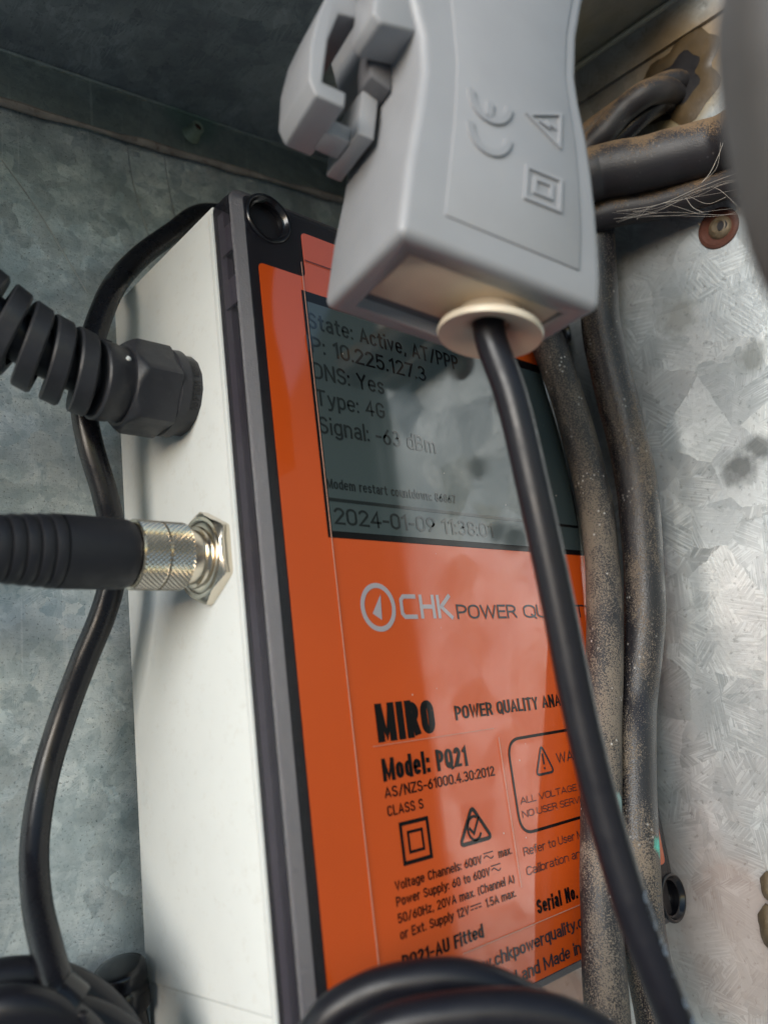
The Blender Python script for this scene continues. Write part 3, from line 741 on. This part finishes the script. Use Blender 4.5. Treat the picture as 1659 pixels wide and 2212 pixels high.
# smooth collar then spiral
col_ = lathe(gb, AX, [(0.100, 0.064), (0.136, 0.0645), (0.138, 0.066), (0.160, 0.0665), (0.163, 0.064), (0.164, 0.030)], 56)
obj("collar", col_, M['nylon'], gl, auto=40)
axp = catmull([(X0 - 0.10, GY, GZ), (X0 - 0.16, GY, GZ + 0.004), (X0 - 0.22, GY, GZ + 0.020), (X0 - 0.27, GY, GZ + 0.040), (X0 - 0.32, GY, GZ + 0.070), (X0 - 0.37, GY + .005, GZ + 0.11), (X0 - 0.41, GY + .01, GZ + 0.165), (X0 - 0.44, GY + .01, GZ + 0.24)], 12)
TT, NN = frames(axp)
cum = [0]
for i in range(1, len(axp)): cum.append(cum[-1] + (axp[i] - axp[i - 1]).length)
def at_s(s):
    i = max(0, min(len(cum) - 2, next((k for k in range(len(cum) - 1) if cum[k + 1] >= s), len(cum) - 2)))
    t = (s - cum[i]) / (cum[i + 1] - cum[i]); return axp[i].lerp(axp[i + 1], t), TT[i].lerp(TT[i + 1], t).normalized()
pitch, bw = 0.0415, 0.0310
hv, hf = [], []
smax = cum[-1] - 0.02; nst = 64; turns = (smax - 0.055) / pitch; N_ = int(turns * nst)
ref0 = Vector((0, -1, 0))
for i in range(N_ + 1):
    s = 0.055 + pitch * i / nst; c, t = at_s(s)
    a = 2 * math.pi * i / nst + 1.2
    n = (ref0 - t * ref0.dot(t)).normalized(); b = t.cross(n)
    rad = n * math.cos(a) + b * math.sin(a)
    ro = 0.0675
    lean = 0.006
    for (rr2, da) in ((0.044, -bw / 2 + .002), (ro - .004, -bw / 2), (ro, -bw / 2 + .004), (ro, bw / 2 - .003), (ro - .003, bw / 2), (0.044, bw / 2 - .002)):
        hv.append(c + rad * rr2 + t * (da + lean * math.cos(a - 0.6)))
for i in range(N_):
    for k in range(6):
        k2 = (k + 1) % 6; hf.append((i * 6 + k, i * 6 + k2, (i + 1) * 6 + k2, (i + 1) * 6 + k))
hf.append((0, 1, 2, 3, 4, 5)); hf.append(tuple(range(N_ * 6, N_ * 6 + 6)))
obj("spiral_sleeve", (hv, hf), M['nylon'], gl, auto=45)
obj("sleeve_core", tube(axp, 0.036, 24, raw=True), M['black2'], gl, smooth=True)
obj("mould_mark", lump((X0 - 0.130, GY - 0.062, GZ + 0.018), 0.0045, 0.004, 0.0045), M['white'], gl, smooth=True)
# raised code letters round the gland base
def base_text(s, a0, a1, t, h, r):
    v, f, (h0, h1) = text_mesh(s, 0.16)
    xa, xb = min(p.x for p in v), max(p.x for p in v); out = []
    for p in v:
        u_ = (p.x - xa) / (xb - xa); a = a0 + (a1 - a0) * u_; tt = t + (p.y - h0) / (h1 - h0) * h
        out.append(gb + Vector((-tt, -math.cos(a) * r, math.sin(a) * r)))
    return out, f
obj("raised_code", join(base_text("16918H", -0.75, -0.02, 0.005, 0.012, 0.0725), base_text("NEMKO", 0.10, 0.60, 0.005, 0.012, 0.0725)), M['gloss'], gl)

# nickel socket
CY, CZ = 1.161, 0.296
sb = Vector((X0, CY, CZ))
sk = obj("panel_socket", hexnut(sb, AX, 0.0, 0.020, 0.0795, 0.009, (0, 0, 1), rot=0.0, inner=[(0.0201, 0.056)]), M['nickel'], an, auto=25)
obj("socket_barrel", lathe(sb, AX, [(0.018, 0.060), (0.021, 0.0605), (0.0235, 0.057), (0.024, 0.051), (0.030, 0.050), (0.031, 0.0445), (0.060, 0.0440)], 64), M['nickel'], sk, auto=40)

# ------------------------------------------------------------------ plug on the socket
pl = thing("circular_plug", "black ribbed cable plug with knurled nickel ring screwed to the ivory side", "plug", (X0 - 0.05, CY, CZ))
def knurl(o, axis, t0, t1, r, h, nt, na, ref):
    o = Vector(o); axis = Vector(axis); n = Vector(ref); b = axis.cross(n); v, f = [], []
    rows = [(t0, r - 0.004)] + [(t0 + (t1 - t0) * j / nt, None) for j in range(nt + 1)] + [(t1, r - 0.004)]
    for j, (t, fix) in enumerate(rows):
        for k in range(na):
            a = 2 * math.pi * k / na; rr = fix if fix else r + (h if (k + j) % 2 else 0)
            v.append(o + axis * t + (n * math.cos(a) + b * math.sin(a)) * rr)
    for j in range(len(rows) - 1):
        for k in range(na):
            k2 = (k + 1) % na; A_, B_, C_, D_ = j * na + k, j * na + k2, (j + 1) * na + k2, (j + 1) * na + k
            f += [(A_, B_, C_), (A_, C_, D_)] if (k + j) % 2 else [(A_, B_, D_), (B_, C_, D_)]
    f.append(tuple(range(na))[::-1]); f.append(tuple(range((len(rows) - 1) * na, len(rows) * na)))
    return v, f
ring = obj("knurled_ring", join(knurl(sb, AX, 0.054, 0.0925, 0.0525, 0.0024, 9, 92, (0, -1, 0)), knurl(sb, AX, 0.0965, 0.136, 0.0525, 0.0024, 9, 92, (0, -1, 0))), M['nickel'], pl)
obj("ring_groove", lathe(sb, AX, [(0.052, 0.050), (0.0930, 0.0505), (0.0935, 0.0515), (0.0955, 0.0515), (0.096, 0.0505), (0.1385, 0.0505), (0.139, 0.046)], 64), M['nickel'], ring, auto=40)
obj("overmould", lathe(sb, AX, [(0.138, 0.044), (0.141, 0.0475), (0.1415, 0.0505), (0.150, 0.0535), (0.158, 0.0545), (0.235, 0.0550), (0.250, 0.0545)], 64, cap1=False), M['rubber'], pl, auto=40)
rp = []
t_ = 0.250; k_ = 0
while t_ < 0.47:
    r0_ = 0.0535 - 0.0016 * k_
    rp += [(t_, r0_ - .001), (t_ + .002, r0_ + .0005), (t_ + .010, r0_ + .0010), (t_ + .0165, r0_ - .0005), (t_ + .018, r0_ - .004)]; t_ += 0.0190; k_ += 1
obj("ribbed_boot", lathe(sb, AX, rp, 64), M['rubber'], pl, auto=40)
obj("plug_cable", tube([(X0 - 0.44, CY, CZ), (X0 - 0.6, CY, CZ - .01), (X0 - 0.9, CY - .05, CZ - .1)], 0.026, 20, 8), M['black'], pl, smooth=True)

# ------------------------------------------------------------------ current clamp in front
CC = Vector((0.6377, 0.58, 0.5549)); CW = Vector((0.9524, -0.2347, -0.1945)); CD = Vector((0.2555, 0.9627, 0.0893)); CU = Vector((0.1662, -0.1347, 0.9768))
def cp(w, d, u): return CC + CW * w + CD * d + CU * u
cl = thing("current_clamp", "light grey current clamp with CE mark hanging in front of the orange instrument", "current clamp", tuple(cp(0.15, 0.11, 0)))
cprof = [(0, 0), (0.309, 0), (0.309, 0.05), (0.306, 0.09), (0.300, 0.145), (0.291, 0.20), (0.278, 0.26), (0.263, 0.31), (0.2545, 0.35), (0.2535, 0.42), (0.262, 0.49), (0.29, 0.60), (-0.07, 0.60), (-0.055, 0.48), (-0.040, 0.40), (-0.014, 0.335), (0.003, 0.29), (0.010, 0.24), (0.008, 0.18), (0.002, 0.10)]
def cbox(w0, w1, d0, d1, u0, u1):
    v, f = box(w0, w1, d0, d1, u0, u1); return [cp(*p) for p in v], f
bm = to_bm(prism(cprof, CC, CW, CU, CD, 0, 0.228))
def cloc(co_): r = co_ - CC; return r.dot(CW), r.dot(CD), r.dot(CU)
ed = []
for e in bm.edges:
    a, b = cloc(e.verts[0].co), cloc(e.verts[1].co)
    front = abs(a[1] - b[1]) < 1e-4
    corner = (not front) and e.calc_face_angle(0) > 0.8
    if front or corner: ed.append(e)
bmesh.ops.bevel(bm, geom=ed, offset=0.0125, segments=4, profile=0.5, affect='EDGES')
cbody = obj("housing", bm, M['clamp'], cl, auto=32)
boolean(cbody, [cbox(0.034, 0.275, 0.036, 0.192, -0.05, 0.03)])
for p_ in cbody.data.polygons: p_.use_smooth = True
md = None
obj("cable_gate", bev(cbox(0.035, 0.274, 0.037, 0.158, 0.004, 0.029), 0.004, 2), M['bounce_beige'], cl, auto=40)
obj("gate_shadow", cbox(0.035, 0.274, 0.159, 0.191, 0.016, 0.029), M['clamp_dark'], cl)  # dark grey block paints the shadow edge inside the recess
# front inset panel
pp = [(0.058, 0.045), (0.268, 0.045), (0.268, 0.10), (0.262, 0.17), (0.252, 0.24), (0.240, 0.29), (0.230, 0.34), (0.229, 0.41), (0.236, 0.47), (0.25, 0.57), (0.00, 0.57), (0.022, 0.45), (0.045, 0.34), (0.0575, 0.27), (0.0605, 0.19)]
pnl = obj("front_panel", bev(prism(pp, CC, CW, CU, CD, -0.0028, 0.004), 0.0018, 2), M['clamp'], cl, auto=35)
# right shoulder ridge
rid = [(0.272, 0.04), (0.306, 0.04), (0.304, 0.09), (0.297, 0.15), (0.288, 0.20), (0.274, 0.26), (0.258, 0.31), (0.249, 0.35), (0.248, 0.42), (0.256, 0.50), (0.234, 0.47), (0.229, 0.41), (0.231, 0.34), (0.242, 0.29), (0.255, 0.24), (0.266, 0.17), (0.272, 0.10)]
# raised symbols, the text direction runs up the clamp
def cst(pts, w, closed=False, h=0.0035):
    P = [Vector(p) for p in pts]; vv, ff = [], []
    v2, f2 = stroke(pts, w, closed)
    base = [(q.x, q.z) for q in v2]; n = len(base)
    vv = [cp(a, -0.0026, b) for a, b in base] + [cp(CC_[0], -0.0026 - h, CC_[1]) for CC_ in base]
    for q in f2: ff.append(tuple(i + n for i in q))
    m_ = n // 2
    rng = range(m_ if closed else m_ - 1)
    for i in rng:
        j = (i + 1) % m_
        ff.append((2 * i, 2 * j, 2 * j + n, 2 * i + n)); ff.append((2 * i + 1, 2 * i + 1 + n, 2 * j + 1 + n, 2 * j + 1))
    if not closed:
        ff.append((0, 1, 1 + n, n)); k = 2 * (m_ - 1); ff.append((k, k + n, k + 1 + n, k + 1))
    return vv, ff
cmark = join(cst(arc(0.111, 0.190, 0.030, 0.031, 178, 362, 16), 0.0095), cst(arc(0.109, 0.238, 0.030, 0.031, 178, 362, 16), 0.0095), cst([(0.109, 0.209), (0.109, 0.233)], 0.0095),
             cst([(0.170, 0.244), (0.2235, 0.270), (0.2235, 0.218)], 0.0045, True), cst([(0.187, 0.243), (0.204, 0.240), (0.202, 0.246), (0.216, 0.243)], 0.004),
             cst([(0.173, 0.1635), (0.229, 0.1665), (0.229, 0.119), (0.173, 0.1165)], 0.005, True), cst([(0.187, 0.151), (0.214, 0.1525), (0.214, 0.132), (0.187, 0.131)], 0.005, True))
obj("raised_marks", cmark, M['clamp'], pnl)
# latch
lt = obj("latch", bev(prism([(-0.001, 0.20), (-0.026, 0.20), (-0.026, 0.275), (-0.001, 0.28)], cp(0, 0, 0), CW, CU, CD, 0.107, 0.215), 0.003, 2), M['clamp'], cl, auto=35)
obj("latch_bridge", bev(cbox(-0.068, -0.0265, 0.130, 0.172, 0.200, 0.225), 0.003, 2), M['clamp'], lt, auto=35)
fin = [(-0.060, 0.224), (-0.060, 0.200), (-0.100, 0.200), (-0.112, 0.218), (-0.116, 0.27), (-0.112, 0.32), (-0.100, 0.372), (-0.055, 0.372), (-0.055, 0.345), (-0.084, 0.338), (-0.094, 0.29), (-0.094, 0.224)]
obj("latch_lever", bev(prism(fin, CC, CW, CU, CD, 0.075, 0.188), 0.0035, 3), M['clamp'], lt, auto=40)
hk = [(0.004, 0.300), (-0.050, 0.285), (-0.062, 0.296), (-0.062, 0.42), (-0.055, 0.52), (0.0, 0.52)]
obj("hinge_lug", bev(prism(hk, CC, CW, CU, CD, 0.010, 0.078), 0.005, 3), M['clamp'], cl, auto=40)
hk2 = [(0.004, 0.262), (-0.028, 0.270), (-0.032, 0.30), (-0.030, 0.40), (0.0, 0.40)]
obj("latch_catch", bev(prism(hk2, CC, CW, CU, CD, 0.079, 0.12), 0.003, 2), M['clamp_dark'], cl, auto=40)
# grommet + cable
gq = (0.200, 0.100)
gr = obj("grommet", lathe(cp(gq[0], gq[1], 0.012), -CU, [(0, 0.044), (0.020, 0.046), (0.028, 0.062), (0.034, 0.0715), (0.039, 0.0735), (0.044, 0.0715), (0.043, 0.063), (0.034, 0.042), (0.028, 0.0265), (0.020, 0.024)], 64, cap0=False), M['cream'], cl, auto=60)

CLAMP_CABLE = [tuple(cp(gq[0], gq[1], 0.02)), tuple(cp(gq[0], gq[1], -0.03)), (0.8589, 0.6228, 0.4000), (0.8728, 0.6240, 0.2772), (0.8912, 0.6299, 0.1292), (0.9078, 0.6375, -0.0191), (0.9231, 0.6386, -0.1452), (0.9392, 0.6336, -0.2560), (0.9618, 0.6287, -0.3443), (0.9967, 0.6311, -0.4463), (1.03, 0.64, -0.62)]
cc_ = obj("cable", tube(CLAMP_CABLE, 0.0222, 32, 12), M['black2'], cl, smooth=True)
# faded embossed characters along the cable
pth = catmull(CLAMP_CABLE, 12); Tc, Nc = frames(pth)
def on_cable(s, i0, i1, ang0, h, r):
    v, f, (h0, h1) = text_mesh(s, 0.18); xa, xb = min(p.x for p in v), max(p.x for p in v); out = []
    view = Vector((0.56, -0.80, 0.15))
    for p in v:
        t = i0 + (i1 - i0) * (p.x - xa) / (xb - xa); i = int(t); fr = t - i
        c = pth[i].lerp(pth[i + 1], fr); tt = Tc[i].lerp(Tc[i + 1], fr).normalized()
        n = (view - tt * view.dot(tt)).normalized(); b = tt.cross(n)
        a = ang0 + (p.y - h0) / (h1 - h0) * h / r
        out.append(c + (n * math.cos(a) + b * math.sin(a)) * r)
    return out, f
obj("printing", join(on_cable("CHK 10 V", 82, 95, 0.0, 0.016, 0.0226), on_cable("2.5", 98, 103.5, 0.0, 0.016, 0.0226)), M['print_blue'], cc_)

# ------------------------------------------------------------------ second clamp, very near the camera
c2 = thing("current_clamp", "out of focus grey clamp end very close at the right edge", "current clamp", (0.52, 0.12, 0.34))
def superblock(c, ax, ay, az, rx, ry, rz, n=3.2, nu=56, nv=28):
    c, ax, ay, az = map(Vector, (c, ax, ay, az)); v, f = [], []
    pw = lambda x, e: math.copysign(abs(x) ** e, x)
    for j in range(1, nv):
        ph = -math.pi / 2 + math.pi * j / nv
        for i in range(nu):
            th = 2 * math.pi * i / nu; e = 2 / n
            v.append(c + ax * rx * pw(math.cos(ph), e) * pw(math.cos(th), e) + ay * ry * pw(math.cos(ph), e) * pw(math.sin(th), e) + az * rz * pw(math.sin(ph), e))
    for j in range(nv - 2):
        for i in range(nu): f.append((j * nu + i, j * nu + (i + 1) % nu, (j + 1) * nu + (i + 1) % nu, (j + 1) * nu + i))
    f.append(tuple(range(nu))[::-1]); f.append(tuple(range((nv - 2) * nu, (nv - 1) * nu)))
    return v, f
tl = Vector((0.10, -0.05, 0.99)).normalized()
b2 = obj("housing", superblock((0.538, 0.120, 0.335), RX, RZ, tl, 0.050, 0.05, 0.150, 3.0), M['grey2'], c2, smooth=True)
obj("front_panel", superblock((0.547, 0.094, 0.345), RX, RZ, tl, 0.040, 0.030, 0.10, 3.5), M['clamp_dark'], c2, smooth=True)

# ------------------------------------------------------------------ cables
def cable(name, label, cat, pts, r, mat, group=None, seg=28, n=10, **k):
    o = obj(name, tube(pts, r, seg, n, **k), mat, smooth=True)
    c = Vector(pts[len(pts) // 2]) * S
    for v in o.data.vertices: v.co -= Vector((0, 0, 0))
    tag(o, label, cat, group); return o
LOOP = [(1.02, 1.43, 1.22), (0.8990, 1.42, 1.172), (0.8200, 1.41, 1.092), (0.7400, 1.40, 1.006), (0.6830, 1.385, 0.930), (0.6340, 1.345, 0.850), (0.5977, 1.3322, 0.7573), (0.5748, 1.3258, 0.6753), (0.5703, 1.3269, 0.6032), (0.5809, 1.3280, 0.5308), (0.6062, 1.3338, 0.4452), (0.6203, 1.3429, 0.3809), (0.6180, 1.3457, 0.2982), (0.6062, 1.3643, 0.2366), (0.5858, 1.3930, 0.1698), (0.5628, 1.4316, 0.0819), (0.5351, 1.4509, -0.0197), (0.5116, 1.4363, -0.1171), (0.4970, 1.3916, -0.1941), (0.4845, 1.3231, -0.2494), (0.4785, 1.2716, -0.2900), (0.4815, 1.2518, -0.3227), (0.4920, 1.2676, -0.3963), (0.50, 1.30, -0.50)]
cable("black_cable", "slim glossy black cable looping out behind the ivory box down to the tied coil", "cable", LOOP, 0.0228, M['black'])
HA = [(1.50, 1.03, 1.06), (1.496, 0.99, 0.917), (1.494, 0.957, 0.773), (1.530, 0.952, 0.595), (1.545, 0.950, 0.394), (1.514, 0.950, 0.203), (1.454, 0.950, 0.028), (1.379, 0.950, -0.167), (1.313, 0.948, -0.359), (1.276, 0.948, -0.528), (1.258, 0.948, -0.75)]
cable("power_cable", "brown dusty cable lying against the orange label, left of its pair", "cable", HA, lambda t: 0.0375, M['hoseA'], "dusty cables hanging over the instrument", 40, 14, wob=0.03)
HB = [(1.585, 0.80, 1.20), (1.600, 0.841, 1.065), (1.600, 0.864, 0.931), (1.598, 0.880, 0.792), (1.605, 0.880, 0.628), (1.610, 0.878, 0.473), (1.600, 0.885, 0.332), (1.575, 0.902, 0.150), (1.530, 0.925, 0.0), (1.475, 0.925, -0.120), (1.400, 0.925, -0.373), (1.395, 0.93, -0.562), (1.385, 0.93, -0.75)]
cable("power_cable", "dark speckled cable with a turquoise paint spot, right of its pair", "cable", HB, lambda t: 0.0445 - 0.005 * min(1, max(0, (t - .4) * 3)), M['hoseB'], "dusty cables hanging over the instrument", 40, 14, wob=0.02)
TH = [(1.4595, 0.90, 1.10), (1.4966, 0.8028, 1.1130), (1.5251, 0.7594, 1.1185), (1.5588, 0.6891, 1.1048), (1.5906, 0.6208, 1.0959), (1.6107, 0.5499, 1.0803), (1.6041, 0.4896, 1.0667), (1.5775, 0.4066, 1.0504), (1.55, 0.30, 1.03)]
cable("thick_cable", "thickest dusty cable crossing the right wall under the cable hole", "cable", TH, 0.0585, M['hoseC'], None, 44, 12, wob=0.02)
TH2 = [(1.52, 0.90, 1.05), (1.5528, 0.8328, 1.050), (1.5851, 0.7623, 1.045), (1.6174, 0.7032, 1.035), (1.6402, 0.6137, 1.020), (1.6452, 0.5200, 1.003), (1.64, 0.38, 0.98)]
cable("lower_cable", "cobwebbed black cable tucked just beneath the thickest dusty cable", "cable", TH2, 0.034, M['hoseC'], None, 32, 12)
T1 = [(1.5354, 0.8290, 1.1815), (1.5476, 0.7922, 1.2123), (1.5556, 0.7497, 1.2305), (1.5746, 0.7054, 1.2641), (1.5893, 0.6573, 1.2797), (1.6241, 0.6340, 1.2922), (1.6793, 0.6314, 1.3117), (1.7277, 0.6369, 1.3271)]
T2 = [(1.5627, 0.8292, 1.2495), (1.5806, 0.7925, 1.2724), (1.5983, 0.7561, 1.2881), (1.6268, 0.7066, 1.3120), (1.6466, 0.6555, 1.3223), (1.6768, 0.6230, 1.3325), (1.7278, 0.6128, 1.3446)]
T3 = [(1.575, 0.82, 1.17), (1.5795, 0.7751, 1.2048), (1.6041, 0.7309, 1.2333), (1.6275, 0.6842, 1.2617), (1.6656, 0.6526, 1.2888), (1.7213, 0.6498, 1.3075)]
cable("hole_cable", "front dusty cable of the three bending into the sealed hole", "cable", T1, 0.029, M['hoseC'], "cables entering the sealed hole", 28, 12)
cable("hole_cable", "upper dusty cable of the three bending into the sealed hole", "cable", T2, 0.027, M['hoseC'], "cables entering the sealed hole", 28, 12)
cable("hole_cable", "rear black cable of the three below the others at the sealed hole", "cable", T3, 0.022, M['black'], "cables entering the sealed hole", 28, 12)
A1 = [(0.6308, 0.9785, -0.4890), (0.6427, 0.9472, -0.3922), (0.6600, 0.9166, -0.3473), (0.6769, 0.8936, -0.3257), (0.7145, 0.8517, -0.3079), (0.7675, 0.8013, -0.3067), (0.8039, 0.7712, -0.3202), (0.8343, 0.7492, -0.3402), (0.8630, 0.7306, -0.3653), (0.8947, 0.7134, -0.4026), (0.9245, 0.7073, -0.4663), (0.93, 0.72, -0.60)]
A2 = [(0.600, 0.91, -0.50), (0.6176, 0.8822, -0.4134), (0.6299, 0.8573, -0.3757), (0.6453, 0.8347, -0.3534), (0.6686, 0.8059, -0.3349), (0.7042, 0.7690, -0.3269), (0.7624, 0.7141, -0.3291), (0.8019, 0.6804, -0.3406), (0.8307, 0.6587, -0.3573), (0.8596, 0.6405, -0.3840), (0.8903, 0.6286, -0.4338), (0.90, 0.64, -0.56)]
k1 = thing("cable_bundle", "blurred black cable turns arching over the bottom of the orange label", "cable coil", (0.76, 0.8, -0.5))
obj("upper_turn", tube(A1, 0.0225, 32, 12), M['black2'], k1, smooth=True)
obj("lower_turn", tube(A2, 0.0235, 32, 12), M['black2'], k1, smooth=True)
A3 = [(p[0] + 0.012, p[1] - 0.02, p[2] - 0.055) for p in A2]
obj("lower_turn", tube(A3, 0.0235, 32, 12), M['black2'], k1, smooth=True)
R0 = [(0.5818, 1.2578, -0.4503), (0.5787, 1.2732, -0.3995), (0.5527, 1.2928, -0.3490), (0.5069, 1.3094, -0.3073), (0.4517, 1.3234, -0.2831), (0.3999, 1.3421, -0.2816), (0.3620, 1.3739, -0.3044), (0.3434, 1.4201, -0.3496), (0.3454, 1.4701, -0.4111), (0.3655, 1.48, -0.4777), (0.3984, 1.48, -0.5348), (0.4372, 1.4683, -0.5699), (0.4755, 1.4044, -0.5784), (0.5103, 1.3358, -0.5642), (0.5412, 1.2834, -0.5348), (0.5668, 1.2579, -0.4961)]
R1 = [(0.5432, 1.2486, -0.4604), (0.5334, 1.2462, -0.4105), (0.5022, 1.2396, -0.3599), (0.4581, 1.2355, -0.3198), (0.4126, 1.2446, -0.2986), (0.3752, 1.2754, -0.3009), (0.3505, 1.3267, -0.3267), (0.3397, 1.3851, -0.3718), (0.3419, 1.4294, -0.4270), (0.3549, 1.4414, -0.4802), (0.3758, 1.4168, -0.5204), (0.4021, 1.3672, -0.5427), (0.4328, 1.3132, -0.5490), (0.4670, 1.2728, -0.5435), (0.5020, 1.2526, -0.5280), (0.5305, 1.2480, -0.5007)]
R2 = [(p[0] + 0.02, p[1] - 0.04, p[2] - 0.045) for p in R0]
k2 = thing("cable_coil", "coiled black cable at the lower left with its turns held by a black tie", "cable coil", (0.45, 1.35, -0.45))
for r_ in (R0, R1, R2): obj("turn", tube(r_ + r_[:1], 0.0275, 28, 8, caps=False), M['black2'], k2, smooth=True)
# tie: a thin strap ring round the cable and the turns
tc, tax = Vector((0.478, 1.256, -0.318)), Vector((0.55, -0.30, -0.60)).normalized()
obj("tie_strap", lathe(tc, tax, [(-0.018, 0.036), (-0.017, 0.0385), (-0.012, 0.0395), (0.012, 0.0395), (0.017, 0.0385), (0.018, 0.036)], 48, cap0=False, cap1=False), M['gloss'], k2, auto=50)
obj("tie_head", bev(prism([(-0.010, -0.008), (0.010, -0.008), (0.010, 0.008), (-0.010, 0.008)], tc + Vector((0.012, -0.040, -0.012)), RX, RY, RZ, -0.006, 0.006), 0.003, 2), M['black'], k2, auto=40)
# round black fitting half hidden behind the box
fo, fa = Vector((0.655, 1.448, -0.375)), Vector((-0.25, -0.20, 1.0)).normalized()
ft = obj("round_fitting", lathe(fo, fa, [(-0.20, 0.030), (-0.03, 0.030), (-0.028, 0.040), (0.004, 0.041), (0.008, 0.037), (0.012, 0.0365), (0.016, 0.042), (0.036, 0.043), (0.041, 0.040), (0.043, 0.030), (0.044, 0.012)], 56), M['gloss'], auto=50)
tag(ft, "shiny black round cable fitting peeking out behind the ivory box bottom", "cable fitting")
# cobweb
W = [[(1.4867, 0.7346, 0.9734), (1.5247, 0.6553, 0.9737), (1.5437, 0.5848, 0.9600), (1.5214, 0.5020, 0.9315), (1.4805, 0.4135, 0.8883)], [(1.4887, 0.7354, 0.9655), (1.5299, 0.6341, 0.9386), (1.5313, 0.5353, 0.8909), (1.4857, 0.4313, 0.8233)], [(1.5374, 0.5593, 0.9688), (1.5521, 0.5351, 0.9974), (1.5595, 0.5098, 1.0494), (1.5788, 0.4997, 1.1068)], [(1.5487, 0.6070, 0.9646), (1.5573, 0.6057, 0.9450), (1.5605, 0.5817, 0.9231)]]
random.seed(5); wparts = []
for i, w in enumerate(W):
    for q in range((6, 3, 2, 1)[i]):
        sp = (0.009, 0.008, 0.004, 0.003)[i]
        pts = [Vector(p) + Vector((random.gauss(0, sp * .5), random.gauss(0, sp * .9), random.gauss(0, sp * (0.5 + abs(j - 1.5) * .5)))) for j, p in enumerate(w)]
        wparts.append(tube(pts, random.choice((0.00025, 0.0003, 0.0006)), 5, 5))
for q in range(6):
    a_ = Vector(W[0][q % 4]).lerp(Vector(W[0][q % 4 + 1]), random.random()); b_ = Vector(W[1][min(2, q % 4)]).lerp(Vector(W[1][min(3, q % 4 + 1)]), random.random())
    mid = a_.lerp(b_, .5) + Vector((0, random.gauss(0, .012), random.gauss(0, .008)))
    wparts.append(tube([a_, mid, b_ + Vector((0, random.gauss(0, .01), random.gauss(0, .012)))], 0.00035, 5, 5))
wb = obj("cobweb", join(*wparts), M['web'], smooth=True); wb['kind'] = 'stuff'
tag(wb, "torn pale cobweb strung along the thickest dusty cable", "cobweb")
